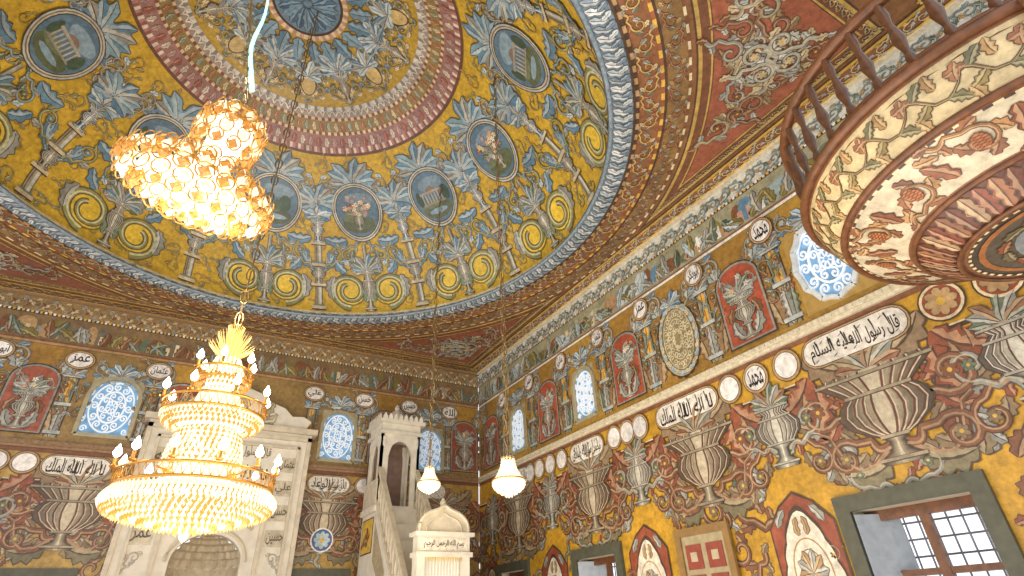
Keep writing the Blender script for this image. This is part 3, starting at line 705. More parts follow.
def upwin(axis,c,h,z0,z1,fcol,oval=False):
    wn[0]+=1;f=W3(axis,c);loc=f(0,z0,0)
    e=empty('window_%d'%wn[0],loc,'scalloped oval upper window with white plaster lace' if oval else 'arched upper window with white plaster lace over blue daylight glass',None,'structure')
    ar=[(h*math.cos(a),z1-h+h*math.sin(a)) for a in [PI*i/12 for i in range(13)]]
    zc=(z0+z1)/2;hz=(z1-z0)/2
    m=MB()
    lprism(m,f,[(-h,z0),(h,z0),(h,z1),(-h,z1)] if oval else [(-h,z0),(h,z0)]+ar,-.05,-.03);m.obj('window_pane',M_pane,e)
    m=MB()
    if oval:
        N_=96;ang=[2*PI*i/N_ for i in range(N_)]
        inn=[((h-.03)*(1-.06*abs(math.sin(6*a)))*math.cos(a),zc+(hz-.03)*(1-.06*abs(math.sin(6*a)))*math.sin(a)) for a in ang]
        out_=[]
        for a in ang:
            t=min(1/max(1e-6,abs(math.cos(a))),1/max(1e-6,abs(math.sin(a))));out_.append(((h+.01)*t*math.cos(a),zc+(hz+.01)*t*math.sin(a)))
        pm=MB()
        for i in range(N_):
            j=(i+1)%N_;lprism(pm,f,[inn[i],inn[j],out_[j],out_[i]],-.02,.006)
        pm.obj('window_surround',M_wfy,e)
        lstrip(m,f,inn+[inn[0]],.05,-.04,.035)
    else:
        lstrip(m,f,[(-h,z0),(h,z0)]+ar+[(-h,z0)],.06,-.05,.035)
        for sg in (1,-1):
            sp=[(sg*(h+.005),z1-h),(sg*(h+.005),z1+.01),(0,z1+.01)]+[(sg*h*math.cos(a),z1-h+h*math.sin(a)) for a in [PI/2-PI/2*i/6 for i in range(7)]]
            lprism(m,f,sp,-.02,.004)
    m.obj('window_frame',fcol,e)
    m=MB()
    def S(pts,w=.02): lstrip(m,f,pts,w,-.03,-.012)
    def E(cu,cz,rx,rz,w,n=20): S([(cu+rx*math.cos(2*PI*i/n),cz+rz*math.sin(2*PI*i/n)) for i in range(n+1)],w)
    E(0,zc,h*.82,hz*.86,.022,28);E(0,zc,h*.5,hz*.54,.026);E(0,zc,h*.2,hz*.22,.022,14)
    for i in range(12):
        a=2*PI*i/12;d=1 if i%2 else -1
        S(spir(h*.66*math.cos(a),zc+hz*.7*math.sin(a),h*.16,hz*.14,1.4,a,d),.02)
    for i in range(8):
        a=2*PI*i/8+.2;d=1 if i%2 else -1
        S(spir(h*.35*math.cos(a),zc+hz*.38*math.sin(a),h*.13,hz*.13,1.3,a+PI,d),.018)
        S([(h*.06*math.cos(a),zc+hz*.06*math.sin(a)),(h*.2*math.cos(a),zc+hz*.2*math.sin(a))],.016)
    for sg in (1,-1):
        for sz in (1,-1):
            S(spir(sg*h*.78,zc+sz*hz*.78,h*.14,hz*.12,1.3,0,sg*sz),.018);S(spir(sg*h*.9,zc+sz*hz*.45,h*.07,hz*.14,1.2,1,sg),.014)
        S(spir(sg*h*.9,zc,h*.07,hz*.14,1.2,1,sg),.014)
    m.obj('window_lattice',M_lace,e)
M_wfa=mk('window_frame_white',(214,218,214),.5);M_wfb=mk('window_frame_ochre',(170,160,128),.5);M_wfy=mk('window_surround_ochre',(176,142,74),.5)
for c,h,a,b in upA: upwin('A',c,h,a,b,M_wfa if c>0 else M_wfb,c>0)
for c,h,a,b in upB: upwin('B',c,h,a,b,M_wfb)
def lowwin(axis,c,h,shutter):
    wn[0]+=1;f=W3(axis,c);z0,z1=.85,2.33
    e=empty('window_%d'%wn[0],f(0,z0,0),'lower window with dark frame, brown casements and iron grille',None,'structure')
    m=MB()
    for u0,u1,a,b in ((-h-.14,-h,z0,z1),(h,h+.14,z0,z1),(-h-.14,h+.14,z1,z1+.14),(-h-.14,h+.14,z0-.14,z0)): lbox(m,f,u0,u1,a,b,.001,.05)
    m.obj('window_frame',M_frame,e)
    m=MB()
    for u0,u1,a,b in ((-h-.02,-h,z0,z1),(h,h+.02,z0,z1),(-h,h,z1,z1+.02),(-h,h,z0-.02,z0)): lbox(m,f,u0,u1,a,b,-.45,-.001)
    m.obj('window_reveal',M_cream,e)
    m=MB()
    for u0,u1,a,b in ((-h,-h+.07,z0+.08,z1-.09),(h-.07,h,z0+.08,z1-.09),(-.04,.04,z0+.08,z1-.09),(-h,h,z1-.09,z1),(-h,h,z0,z0+.08)): lbox(m,f,u0,u1,a,b,-.24,-.18)
    lbox(m,f,-h+.07,-.04,1.78,1.83,-.235,-.185);lbox(m,f,.04,h-.07,1.78,1.83,-.235,-.185)
    m.obj('casement',M_wood,e)
    m=MB();k=-h+.1
    while k<h: m.tube([f(k,z0,-.4),f(k,z1,-.4)],.009,5);k+=.12
    k=z0+.1
    while k<z1: m.tube([f(-h,k,-.4),f(h,k,-.4)],.009,5);k+=.14
    m.obj('window_grille',M_iron,e)
    if shutter:
        m=MB();an=1.15
        def g(u,z,d):
            uu=-h+.02+u*math.cos(an);return f(uu,z,.02+d-u*math.sin(an)*.9)
        W=.46
        lbox(m,g,0,W,z0+.03,z1-.03,-.02,.02)
        for a,b in ((z0+.1,1.35),(1.42,1.85),(1.92,z1-.1)):
            lbox(m,g,.06,W-.06,a,b,.02,.03);lbox(m,g,.1,W-.1,a+.04,b-.04,.03,.04)
        m.obj('window_shutter',M_shut,e)
for i,(c,h) in enumerate(lowA): lowwin('A',c,h,i<2)
for c,h in lowB: lowwin('B',c,h,False)
cu=empty('cupboard_door',(XA,-.72,0.8),'closed cupboard doors painted with red squares and cream borders','cupboard')
fA=W3('A',.72)
m=MB()
for u0,u1,a,b in ((-.42,-.33,.88,2.37),(.33,.42,.88,2.37),(-.42,.42,2.37,2.46),(-.42,.42,.8,.88)): lbox(m,fA,u0,u1,a,b,.03,.07)
m.obj('door_frame',mk('ochre_frame',(150,116,66),.5),cu)
m=MB();lbox(m,fA,-.33,.33,.88,2.37,.03,.045);m.obj('door_panel',mk('cupboard_cream',(176,160,122),.5),cu)
M_pr=mk('panel_red',(150,72,54),.5);M_pc=mk('inset_cream',(196,178,144),.5)
for sx in (-.16,.16):
    for z in (1.05,1.37,1.69,2.01):
        m=MB();lbox(m,fA,sx-.12,sx+.12,z,z+.26,.045,.056);m.obj('red_square_panel',M_pr,cu)
        m=MB();lbox(m,fA,sx-.05,sx+.05,z+.08,z+.18,.056,.062);m.obj('cream_square_inset',M_pc,cu)
# ------------------------------------------------------------------ mihrab
mh=empty('mihrab',(.2,YB,0),'tall pale marble mihrab niche with carved hood and painted inscription','mihrab')
cx=.2;y1=YB-.22
m=MB()
out=[(-1.3,4.70),(-1.18,4.78),(-1.25,4.92),(-1.1,5.0),(-.9,4.98),(-.75,5.12),(-.5,5.2),(-.3,5.34),(0,5.44)]
m.box((cx-1.3,y1,0),(cx-.5,YB,4.72));m.box((cx+.5,y1,0),(cx+1.3,YB,4.72));m.box((cx-.5,y1,2.98),(cx+.5,YB,4.72))
for sg in (1,-1):
    m.prism([(cx+sg*.5,2.55),(cx+sg*.5,2.98),(cx,2.98)]+[(cx+sg*.5*math.cos(a),2.55+.4*math.sin(a)) for a in [PI/2-PI/2*i/6 for i in range(7)]],'y',YB,y1)
m.prism([(cx+p[0],p[1]) for p in out]+[(cx-p[0],p[1]) for p in reversed(out[:-1])],'y',YB,y1)
m.obj('mihrab_body',M_white,mh)
m=MB()
for o_,w in ((.0,.07),(.18,.04)):
    m.box((cx-1.3+o_,y1-.05,0),(cx-1.3+o_+w,y1,4.6-o_));m.box((cx+1.3-o_-w,y1-.05,0),(cx+1.3-o_,y1,4.6-o_));m.box((cx-1.3+o_,y1-.05,4.6-o_-w),(cx+1.3-o_,y1,4.6-o_))
m.box((cx-1.38,y1-.08,4.66),(cx+1.38,YB,4.76))
m.box((cx-.75,y1-.05,0),(cx-.69,y1,3.3));m.box((cx+.69,y1-.05,0),(cx+.75,y1,3.3));m.box((cx-.75,y1-.05,3.3),(cx+.75,y1,3.36))
m.tube([(cx+.56*math.cos(a),y1-.01,2.55+.47*math.sin(a)) for a in [PI*i/16 for i in range(17)]],.03,6)
m.obj('mihrab_moulding',M_cream,mh)
m=MB()
m.lathe((cx,YB-.1,0),[(.52,0),(.52,2.5)],16,0,PI)
for j in range(6):
    r0,r1=.52*math.cos(j*PI/12),.52*math.cos((j+1)*PI/12);z0_,z1_=2.5+.45*math.sin(j*PI/12),2.5+.45*math.sin((j+1)*PI/12)
    m.lathe((cx,YB-.1,0),[(r0,z0_),(r1*1.04,z0_+.02),(max(.01,r1),z1_)],32,0,PI,.05,20)
m.obj('niche_hood',mk('niche_plaster',(190,176,148),.6,noise=.2),mh)
mp_=Painter(lambda x,y,o_:(x,y1-o_,y))
for r in range(3):
    put_stack(mp_,TX[r],cx,4.3-r*.36,1.3,.24,(120,104,78),3)
for sg in (1,-1):
    for q,z in enumerate((4.1,3.7,3.3,2.9)):
        mp_.rect(cx+sg*.95-.16,z-.13,cx+sg*.95+.16,z+.13,(196,184,156),1)
        put_text(mp_,NAMES[(q+(4 if sg>0 else 0))%8],cx+sg*.95,z,.26,.18,(96,82,60),3)
    mp_.push(cx,0,0,sg,1)
    for z in (.9,1.5,2.1,2.6): mp_.scroll(.96,z,.11,PI/2,1,(180,172,150),((176,170,152),(198,188,160)),1,3,1.3,False,.16)
    mp_.leaf(.3,4.9,.5,.4,.16,(176,162,126),2,.4,4);mp_.scroll(.55,4.9,.12,0,1,(176,164,130),((160,150,122),(196,184,150)),2,3,1.2)
    mp_.scroll(.52,3.1,.1,0,-1,(176,164,130),((160,150,122),(196,184,150)),2,3,1.2);mp_.pop()
mp_.rosette(cx,5.1,.14,8,(186,170,126),3)
o=mp_.build('painted_inscription');o.parent=mh;o.matrix_parent_inverse=mh.matrix_world.inverted()
# ------------------------------------------------------------------ minbar
mn=empty('minbar',(2.9,3.5,0),'pale marble minbar with canopy tower, stair and curtained portal','minbar')
xl,xr=2.56,3.30;yt0,yt1=4.0,4.72;PZ=3.35
m=MB()
m.box((xl,yt0,0),(xr,yt1,PZ));m.box((xl-.05,yt0-.05,PZ-.1),(xr+.05,yt1,PZ));
m.obj('tower_base',M_white,mn)
m=MB();m.lathe((0,0,0),[(.07,0),(.07,.08),(.045,.12),(.045,.95),(.06,1.0),(.07,1.06),(.07,1.2)],10)
colm=None
for x in (xl+.06,xr-.06):
    for y in (yt0+.06,yt1-.06):
        if colm is None: colm=m.obj('canopy_column',M_white,None);o=colm
        else: o=colm.copy();COL.objects.link(o)
        o.location=(x,y,PZ);o.parent=mn;o.matrix_parent_inverse=mn.matrix_world.inverted()
m=MB()
def archpanel(m,axis,pos,a,b,z0,z1,t=.05):
    mid=(a+b)/2;hw=(b-a)/2;ins=.15
    for sg in (1,-1):
        pts=[(mid+sg*hw,z0),(mid+sg*hw,z1),(mid,z1)]+[(mid+sg*(hw-ins)*math.cos(t_)*(1-.05*abs(math.sin(4*t_))),z0+(z1-z0-.12)*math.sin(t_)) for t_ in [PI/2-PI/2*i/8 for i in range(9)]]
        m.prism(pts,axis,pos,pos+t)
    m.prism([(a,PZ),(a+ins,PZ),(a+ins,z0),(a,z0)],axis,pos,pos+t);m.prism([(b-ins,PZ),(b,PZ),(b,z0),(b-ins,z0)],axis,pos,pos+t)
archpanel(m,'y',yt0,xl,xr,4.2,4.6);archpanel(m,'y',yt1-.05,xl,xr,4.2,4.6);archpanel(m,'x',xl,yt0,yt1,4.2,4.6);archpanel(m,'x',xr-.05,yt0,yt1,4.2,4.6)
m.box((xl-.04,yt0-.04,4.6),(xr+.04,yt1+.03,4.66));m.box((xl,yt0,4.66),(xr,yt1,4.8));m.box((xl-.07,yt0-.07,4.8),(xr+.07,yt1+.05,4.86))
for i in range(8):
    x=xl+.02+i*.1;m.prism([(x-.045,4.86),(x+.045,4.86),(x+.03,4.93),(x,4.98),(x-.03,4.93)],'y',yt0-.07,yt0-.03)
for i in range(7):
    y=yt0+.03+i*.1;m.prism([(y-.045,4.86),(y+.045,4.86),(y+.03,4.93),(y,4.98),(y-.03,4.93)],'x',xl-.07,xl-.03)
m.obj('canopy',M_white,mn)
m=MB();m.lathe(((xl+xr)/2,4.36,4.86),[(.26,0),(.26,.08),(.2,.12),(.17,.2),(.09,.28),(.04,.32),(.05,.36),(.01,.44)],8);m.obj('finial',M_white,mn)
m=MB();m.box((xl+.1,yt1-.1,PZ),(xr-.1,yt1-.06,4.6));m.obj('canopy_back_panel',mk('mauve_panel',(140,112,96),.6,noise=.2),mn)
m=MB()
for x in (xl,xr-.06): m.prism([(yt0,0),(yt0,PZ),(yt0-.1,PZ),(2.1,1.05),(2.1,0)],'x',x,x+.06)
ns=12
for i in range(ns):
    z=.28*(i+1)*.98;y=2.1+(1.9)*i/ns;m.box((xl+.06,y,0),(xr-.06,yt0,z))
m.obj('stair_flight',M_white,mn)
m=MB()
for x in (xl+.0,xr-.06):
    m.prism([(yt0,PZ+.55),(yt0,PZ+.65),(2.1,1.75),(2.1,1.65)],'x',x-.01,x+.07);m.prism([(yt0,PZ+.0),(yt0,PZ+.1),(2.1,1.2),(2.1,1.1)],'x',x-.01,x+.07)
    for i in range(14):
        t=(i+.5)/14;y=2.1+1.9*t;zb=1.15+(PZ-1.1)*t
        m.lathe((x+.03,y,zb),[(.03,0),(.018,.1),(.035,.25),(.018,.4),(.03,.52)],6)
m.obj('stair_railing',M_cream,mn)
m=MB();m.box((xl-.02,yt0+.0,PZ),(xl+.04,yt1,PZ+.45));m.obj('platform_railing',M_cream,mn)
mq=Painter(lambda x,y,o_:(xl-o_-.002,-x,y))
mq.rect(-4.66,2.62,-4.04,3.18,DRK,1);mq.rect(-4.64,2.64,-4.06,3.16,(214,174,60),2);mq.scroll(-4.35,2.9,.14,0,1,RED,(GRN,RED,BRN),3,4,1.3)
mq.poly([(-3.95,2.5),(-3.95,3.08),(-3.3,2.3),(-3.3,1.9)],(180,164,130),1)
o=mq.build('painted_panel');o.parent=mn;o.matrix_parent_inverse=mn.matrix_world.inverted()
yp=2.0;DZ=-.08
m=MB();x0,x1=2.55,3.33
m.box((x0,yp-.06,0),(x0+.11,yp+.12,2.44+DZ));m.box((x1-.11,yp-.06,0),(x1,yp+.12,2.44+DZ));m.box((x0-.03,yp-.1,2.44+DZ),(x1+.03,yp+.14,2.5+DZ));m.box((x0,yp-.06,2.5+DZ),(x1,yp+.12,2.7+DZ));m.box((x0-.05,yp-.12,2.7+DZ),(x1+.05,yp+.15,2.75+DZ))
m.obj('portal',M_white,mn)
m=MB();mid=(x0+x1)/2
cr=[(mid+.37*math.cos(a),2.75+DZ+.30*max(0,math.sin(a))**.75+.05*math.exp(-((a-PI/2)/.18)**2)) for a in [PI*i/40 for i in range(41)]]
m.prism(cr,'y',yp-.04,yp+.08)
m.tube([(p[0],yp-.05,p[1]) for p in cr],.028,6)
m.tube([(mid+(p[0]-mid)*.72,yp-.05,2.75+DZ+(p[1]-2.75-DZ)*.7) for p in cr],.014,6)
m.lathe((mid,yp+.02,3.06+DZ),[(.07,0),(.03,.04),(.05,.09),(.01,.16)],8)
m.obj('portal_crest',M_cream,mn)
m=MB();n=60
V=[(x0+.11+(x1-x0-.22)*i/n,yp+.03+.025*math.sin(i*1.3),z) for z in (0.05,2.37) for i in range(n+1)]
m.add(V,[(i,i+1,n+2+i,n+1+i) for i in range(n)]);m.obj('curtain',M_cur,mn,smooth=True)
mq=Painter(lambda x,y,o_:(x,yp-.062-o_,y+DZ))
mq.rect(x0+.03,2.52,x1-.03,2.68,(218,208,186),.5);put_text(mq,'بسم الله الرحمن الرحيم',mid,2.6,.6,.11,(60,44,30),2)
for k in range(20): mq.poly([(x0+.12+k*.027,2.44),(x0+.142+k*.027,2.44),(x0+.131+k*.027,2.37)],(206,176,96),1)
o=mq.build('inscription_band');o.parent=mn;o.matrix_parent_inverse=mn.matrix_world.inverted()
# ------------------------------------------------------------------ balcony
BC=(3.16,-5.22)
bl=empty('gallery_balcony',(BC[0],BC[1],0),'round projecting wooden gallery balcony with painted white fascia and balusters','balcony')
BP=[(1.07,3.68),(1.06,3.62),(1.03,3.54),(1.0,3.48),(.97,3.44),(.94,3.415),(.87,3.38),(.77,3.33),(.66,3.28),(.64,3.26),(.58,3.21),(.51,3.16),(.47,3.15),(.4,3.155),(.3,3.165),(.15,3.17),(.01,3.17)]
BSS=[0]
for i in range(1,len(BP)): BSS.append(BSS[-1]+math.hypot(BP[i][0]-BP[i-1][0],BP[i][1]-BP[i-1][1]))
def bprof(s):
    s=max(0,min(BSS[-1]-1e-5,s))
    for i in range(len(BSS)-1):
        if s<=BSS[i+1]:
            t=(s-BSS[i])/(BSS[i+1]-BSS[i]);return BP[i][0]*(1-t)+BP[i+1][0]*t,BP[i][1]*(1-t)+BP[i+1][1]*t
def bal(th,s,o):
    r,z=bprof(s);r2,z2=bprof(s+.02);r1,z1=bprof(s-.02);tx,tz=r2-r1,z2-z1;l=math.hypot(tx,tz) or 1
    return (BC[0]+(r-tz/l*o)*math.cos(th),BC[1]+(r-tz/l*o)*math.sin(th),z+tx/l*o)
def mapBal(x,y,o): return bal(TH[0]+x/max(.15,bprof(y)[0]),y,o*.6)
Q=Painter(mapBal)
def bband(s0,s1,cols,L,n=96):
    m_=max(1,int((s1-s0)/.04))
    for j in range(m_):
        for i in range(n):
            a,b=2*PI*i/n,2*PI*(i+1)/n;p,q=s0+(s1-s0)*j/m_,s0+(s1-s0)*(j+1)/m_;n0=len(Q.v);o=L*.0013
            Q.v+=[bal(a,p,o),bal(b,p,o),bal(b,q,o),bal(a,q,o)];Q.f.append((n0,n0+1,n0+2,n0+3));Q.c.append((*lin(cols[i%len(cols)]),1))
s1=BSS[5];s2=BSS[8];s3=BSS[12]
bband(0,s1,((206,184,136),),0);bband(s1,s2,((206,192,160),),0);bband(s2,s3,((100,60,44),),0);bband(s3,BSS[-1],((72,66,58),),0)
bband(s1-.03,s1+.012,(BRN,),2,150);bband(s1+.012,s1+.025,(CRM,DRK),3,150);bband(0,.03,(BRN,),2);bband(s2-.015,s2+.01,(BRN,),2);bband(s2+.01,s2+.02,(WHT,DRK),3,150)
bband(s3-.02,s3+.02,(BRN,),2);bband(s3+.02,s3+.035,(CRM,DRK),3,100)
N=28
for i in range(N):
    TH[0]=2*PI*i/N;h=s1*.5
    Q.stroke([(-.12,h-.05),(-.08,h-.02),(-.03,h+.04),(.03,h+.05),(.08,h+.01),(.12,h-.05)],.013,(130,102,56),2)
    for a_,b_,g_,cl in ((-.05,.02,2.2,(140,120,68)),(.02,.05,.2,(120,114,74)),(.08,0,-1.6,(160,108,66)),(0,-.02,-2,(176,136,80)),(-.09,-.03,-1.2,(116,112,76)),(.05,-.04,-.4,(146,92,58)),(.1,.05,1,(180,144,88))):
        Q.leaf(a_,h+b_,g_,.09,.042,cl,2,.35,3)
N=14;hm=(s1+s2)/2
for i in range(N):
    TH[0]=2*PI*i/N;d=1 if i%2 else -1
    Q.scroll(0,hm-.015*d,.115,0,d,(150,104,62),((150,96,60),(176,130,80),(128,84,58)),2,4,1.25,False,.2)
    Q.ell(0,hm-.01*d,.04,.052,(110,66,44),6,12);Q.ell(0,hm-.01*d,.034,.046,(184,116,66),7,12)
    for q in range(-2,3):
        Q.strip([(-.03,hm-.01*d+q*.016-.01),(.03,hm-.01*d+q*.016+.01)],.004,(120,68,44),8);Q.strip([(-.03,hm-.01*d+q*.016+.01),(.03,hm-.01*d+q*.016-.01)],.004,(120,68,44),8)
    Q.leaf(.17,hm-.09*d,PI*.5*d,.16,.07,(140,84,56),3,.2*d,3)
    Q.leaf(.14,hm+.1*d,-.6*d,.1,.05,(176,134,88),3,.2*d,3)
for i in range(52):
    TH[0]=2*PI*i/52;Q.leaf(0,s2+.03,PI/2,s3-s2-.05,.07,((132,70,50),(150,100,68),(108,60,44),(166,134,100))[i%4],2,.12,3)
TH[0]=0
Q.mp=lambda x,y,o:(BC[0]+x,BC[1]+y,3.155-o*.5)
Q.ell(0,0,.38,.38,(84,78,68),2,28);Q.ell(-.05,-.1,.26,.13,(78,86,66),3);Q.ell(.03,.12,.24,.13,(126,134,134),3);Q.rect(-.14,-.06,.02,.06,(160,142,116),4);Q.rect(.08,-.06,.11,.12,(70,80,56),4);Q.ringe(0,0,.39,.39,.03,(150,96,56),4)
for i in range(14):
    a=i*2*PI/14;Q.leaf(.3*math.cos(a),.3*math.sin(a),a+1.6,.13,.05,((130,78,54),(104,100,74))[i%2],5,.3,3)
o=Q.build('painted_soffit');o.parent=bl;o.matrix_parent_inverse=bl.matrix_world.inverted()
for z,R,r in ((3.69,1.085,.028),(3.42,.955,.02),(3.27,.655,.016),(3.145,.49,.012)):
    m=MB();m.torus((BC[0],BC[1],z),R,r,80,8);m.obj('rim_moulding',M_wood,bl,smooth=True)
RR=1.05;HT=1.62
m=MB();m.torus((BC[0],BC[1],3.745+.29*HT),RR,.034,80,8);m.obj('handrail',M_wood,bl,smooth=True)
m=MB();m.torus((BC[0],BC[1],3.75),RR,.018,80,8);m.obj('bottom_rail',M_wood,bl,smooth=True)
base=None
for i in range(40):
    a=2*PI*i/40;x,y=BC[0]+RR*math.cos(a),BC[1]+RR*math.sin(a)
    if base is None:
        m=MB();m.lathe((0,0,0),[(.024,0),(.024,.03*HT),(.013,.05*HT),(.032,.11*HT),(.015,.18*HT),(.026,.22*HT),(.02,.28*HT)],8);base=m.obj('baluster',M_dwood,None,smooth=True);o=base
    else: o=base.copy();COL.objects.link(o)
    o.location=(x,y,3.74);o.parent=bl;o.matrix_parent_inverse=bl.matrix_world.inverted()
m=MB();m.box((2.1,-6.4,3.57),(XA,-5.6,3.69));m.lathe((BC[0],BC[1],3.62),[(0,.06),(1.06,.06),(1.06,0),(0,0)],48);m.obj('platform',M_wood,bl)
for x in (2.3,4.8):
    m=MB();m.lathe((x,-6.2,0),[(.14,0),(.14,.1),(.09,.14),(.09,3.4),(.14,3.45),(.14,3.58)],12);m.obj('support_column',M_wood,bl)
# ------------------------------------------------------------------ chandeliers
def link_chain(m,p0,p1,step=.09,r=.012):
    p0=Vector(p0);p1=Vector(p1);L=(p1-p0).length;n=int(L/step)
    for i in range(n):
        c=p0.lerp(p1,(i+.5)/n);w=step*.28;h=step*.62
        ax=Vector((1,0,0)) if i%2 else Vector((0,1,0))
        m.tube([c+ax*w*math.cos(t)+Vector((0,0,h*math.sin(t))) for t in [k*PI/4 for k in range(8)]],r*.45,4,True)
def basket(m,c,R,z0,z1,rb,rows,size,rot=0,bulge=.5):
    for j in range(rows):
        t=j/(rows-1);r=R+(rb-R)*t**1.0+ (R-rb)*bulge*math.sin(PI*t)*.5;z=z0+(z1-z0)*t;n=max(6,int(2*PI*r/(size*1.9)))
        for i in range(n):
            a=2*PI*(i+.5*(j%2))/n;m.octa((c[0]+r*math.cos(a),c[1]+r*math.sin(a),c[2]+z),size*.8,size*1.1,a)
    return m
def plight(c,e,r=.15,col=(1,.84,.6)):
    l=bpy.data.lights.new('lamp','POINT');l.energy=e;l.shadow_soft_size=r;l.color=col;o=bpy.data.objects.new('chandelier_light',l);o.location=c;COL.objects.link(o);return o
X,Y=-.28,.13
e=empty('chandelier',(X,Y,2.2),'large lit three-tier crystal chandelier with gilt rings and candle bulbs','chandelier')
def wz(z): return 2.7+(z-2.7)*.92 if z>2.7 else z
def warp(p): return (X+(p[0]-X)*.80,Y+(p[1]-Y)*.80,wz(p[2]))
m=MB();link_chain(m,(X,Y,4.2),(X,Y,9.98),.14,.02);m.tube([(X,Y,4.1),(X,Y,10.0)],.008,5);m.obj('chain',M_chain,e)
def gal(R,z,n,r=.014):
    m=MB();m.torus((X,Y,z+.06),R,r,56,6);m.torus((X,Y,z-.06),R*.99,r,56,6)
    for i in range(n):
        a=2*PI*i/n;m.tube([(X+R*math.cos(a+k*.5*2*PI/n),Y+R*math.sin(a+k*.5*2*PI/n),z+(.055 if k%2 else -.055)) for k in range(3)],.006,4)
    m.warp(warp).obj('gilt_gallery',M_gold,e,smooth=True)
gal(.80,2.74,60);gal(.56,3.46,40);gal(.32,3.84,24)
m=MB();m.tube([(X,Y,2.3),(X,Y,4.3)],.02,8)
for k in range(6):
    a=k*PI/3;m.tube([(X,Y,2.75),(X+.8*math.cos(a),Y+.8*math.sin(a),2.75)],.01,5)
m.warp(warp).obj('gilt_frame',M_gold,e,smooth=True)
for args,nm,mt in (((.79,2.64,2.36,.06,12,.028,0,.95),'crystal_bowl',M_cry),((.77,2.61,2.35,.1,10,.034,0,.95),'amber_crystal_bowl',M_cryd),
    ((.33,3.22,2.86,.40,9,.028,0,-.5),'crystal_drum',M_cry),((.335,3.2,2.88,.385,7,.034,0,-.5),'amber_crystal_drum',M_cryd),
    ((.54,3.40,3.26,.3,6,.026,0,.7),'crystal_skirt',M_cry),((.53,3.38,3.25,.3,5,.03,0,.7),'amber_crystal_skirt',M_cryd),((.2,3.68,3.54,.24,5,.024,0,-.3),'crystal_tier',M_cry),((.31,3.79,3.7,.16,4,.026,0,.6),'amber_crystal_tier',M_cryd),((.14,4.04,3.9,.2,5,.026,0,0),'crystal_crown',M_cry)):
    m=MB();basket(m,(X,Y,0),*args);m.warp(warp).obj(nm,mt,e)
m=MB();m.lathe((X,Y,0),[(0,2.4),(.3,2.43),(.58,2.53),(.68,2.66),(.5,2.7),(.28,2.8),(.27,3.0),(.24,3.2),(.44,3.38),(.15,3.46),(.14,3.66),(.2,3.78),(.09,3.84),(.09,3.98),(0,4.05)],20);m.warp(warp).obj('lamp_glow_core',M_glow,e,smooth=True)
m=MB();m.lathe((X,Y,2.26),[(0,0),(.03,.03),(.04,.06),(.02,.1)],10);m.obj('crystal_drop',M_cry,e,smooth=True)
m=MB()
for i in range(26):
    a=2*PI*i/26
    for rr,zz in ((.27,4.22),(.2,4.36),(.1,4.46)):
        m.tube([(X+.03*math.cos(a),Y+.03*math.sin(a),4.05),(X+rr*.7*math.cos(a),Y+rr*.7*math.sin(a),4.05+(zz-4.05)*.6),(X+rr*math.cos(a),Y+rr*math.sin(a),zz)],[.006,.009,.002],4)
m.warp(warp).obj('crystal_burst',M_crg,e)
m=MB();m.lathe((0,0,0),[(.026,0),(.034,.012),(.014,.02),(.014,.08)],8);ch0=m.obj('candle_holder',M_gold)
m=MB();m.lathe((0,0,.08),[(.004,0),(.026,.02),(.034,.045),(.02,.08),(.002,.115)],8);cb0=m.obj('candle_bulb',M_bulb,smooth=True)
first=True
for R,z,n in ((.82,2.82,12),(.58,3.52,8),(.33,3.89,6)):
    for i in range(n):
        a=2*PI*(i+.3)/n;P=warp((X+R*math.cos(a),Y+R*math.sin(a),z))
        if first: h_,b_=ch0,cb0;first=False
        else:
            h_=ch0.copy();b_=cb0.copy();COL.objects.link(h_);COL.objects.link(b_)
        for q in (h_,b_): q.location=P;q.parent=e;q.matrix_parent_inverse=e.matrix_world.inverted()
plight((X,Y,4.5),50,.2);plight((X,Y,2.0),40,.3);plight((X+.9,Y-.9,3.3),25,.3);plight((X-.9,Y+.5,3.3),25,.3)
e2=empty('chandelier.001',(-.64,-3.3,3.40),'lit gold and crystal basket chandelier hanging slightly askew','chandelier')
c=(0,0,0)
def petals(nm,z,R,n,pw,ph,mt,tw=.008):
    m=MB()
    for i in range(n):
        a=2*PI*(i+.5*(int(abs(z)*100)%2))/n;rr=Vector((math.cos(a),math.sin(a),0));tt=Vector((-math.sin(a),math.cos(a),0));cc=rr*R+Vector((0,0,z))
        m.octa(tuple(cc),pw*.8,ph*.85,a)
    m.obj(nm,mt).parent=e2
    m=MB()
    for i in range(n):
        a=2*PI*(i+.5*(int(abs(z)*100)%2))/n;rr=Vector((math.cos(a),math.sin(a),0));tt=Vector((-math.sin(a),math.cos(a),0));cc=rr*R+Vector((0,0,z))
        m.tube([cc+tt*pw*math.cos(t)+Vector((0,0,ph*math.sin(t)))+rr*pw*.5 for t in [k*PI/5 for k in range(10)]],tw*.5,4,True)
    m.obj('gilt_petal_rims',M_gold).parent=e2
petals('crystal_petal_ring',.43,.12,9,.034,.04,M_cry);petals('amber_petal_ring',.36,.16,12,.036,.042,M_cryd);petals('crystal_petal_ring',.29,.165,12,.034,.042,M_cry);petals('amber_petal_ring',.22,.15,11,.036,.042,M_cryd)
petals('crystal_petal_ring',.10,.19,13,.036,.04,M_cry);petals('amber_petal_ring',.05,.28,19,.04,.04,M_cryd);petals('crystal_petal_ring',-.01,.36,24,.042,.042,M_cry);petals('amber_petal_ring',-.07,.385,25,.044,.042,M_cryd);petals('crystal_petal_ring',-.13,.35,22,.044,.042,M_cry)
petals('amber_petal_ring',-.17,.28,17,.044,.04,M_cryd);petals('crystal_petal_ring',-.20,.2,12,.044,.035,M_cry);petals('amber_petal_ring',-.22,.11,7,.04,.03,M_cryd)
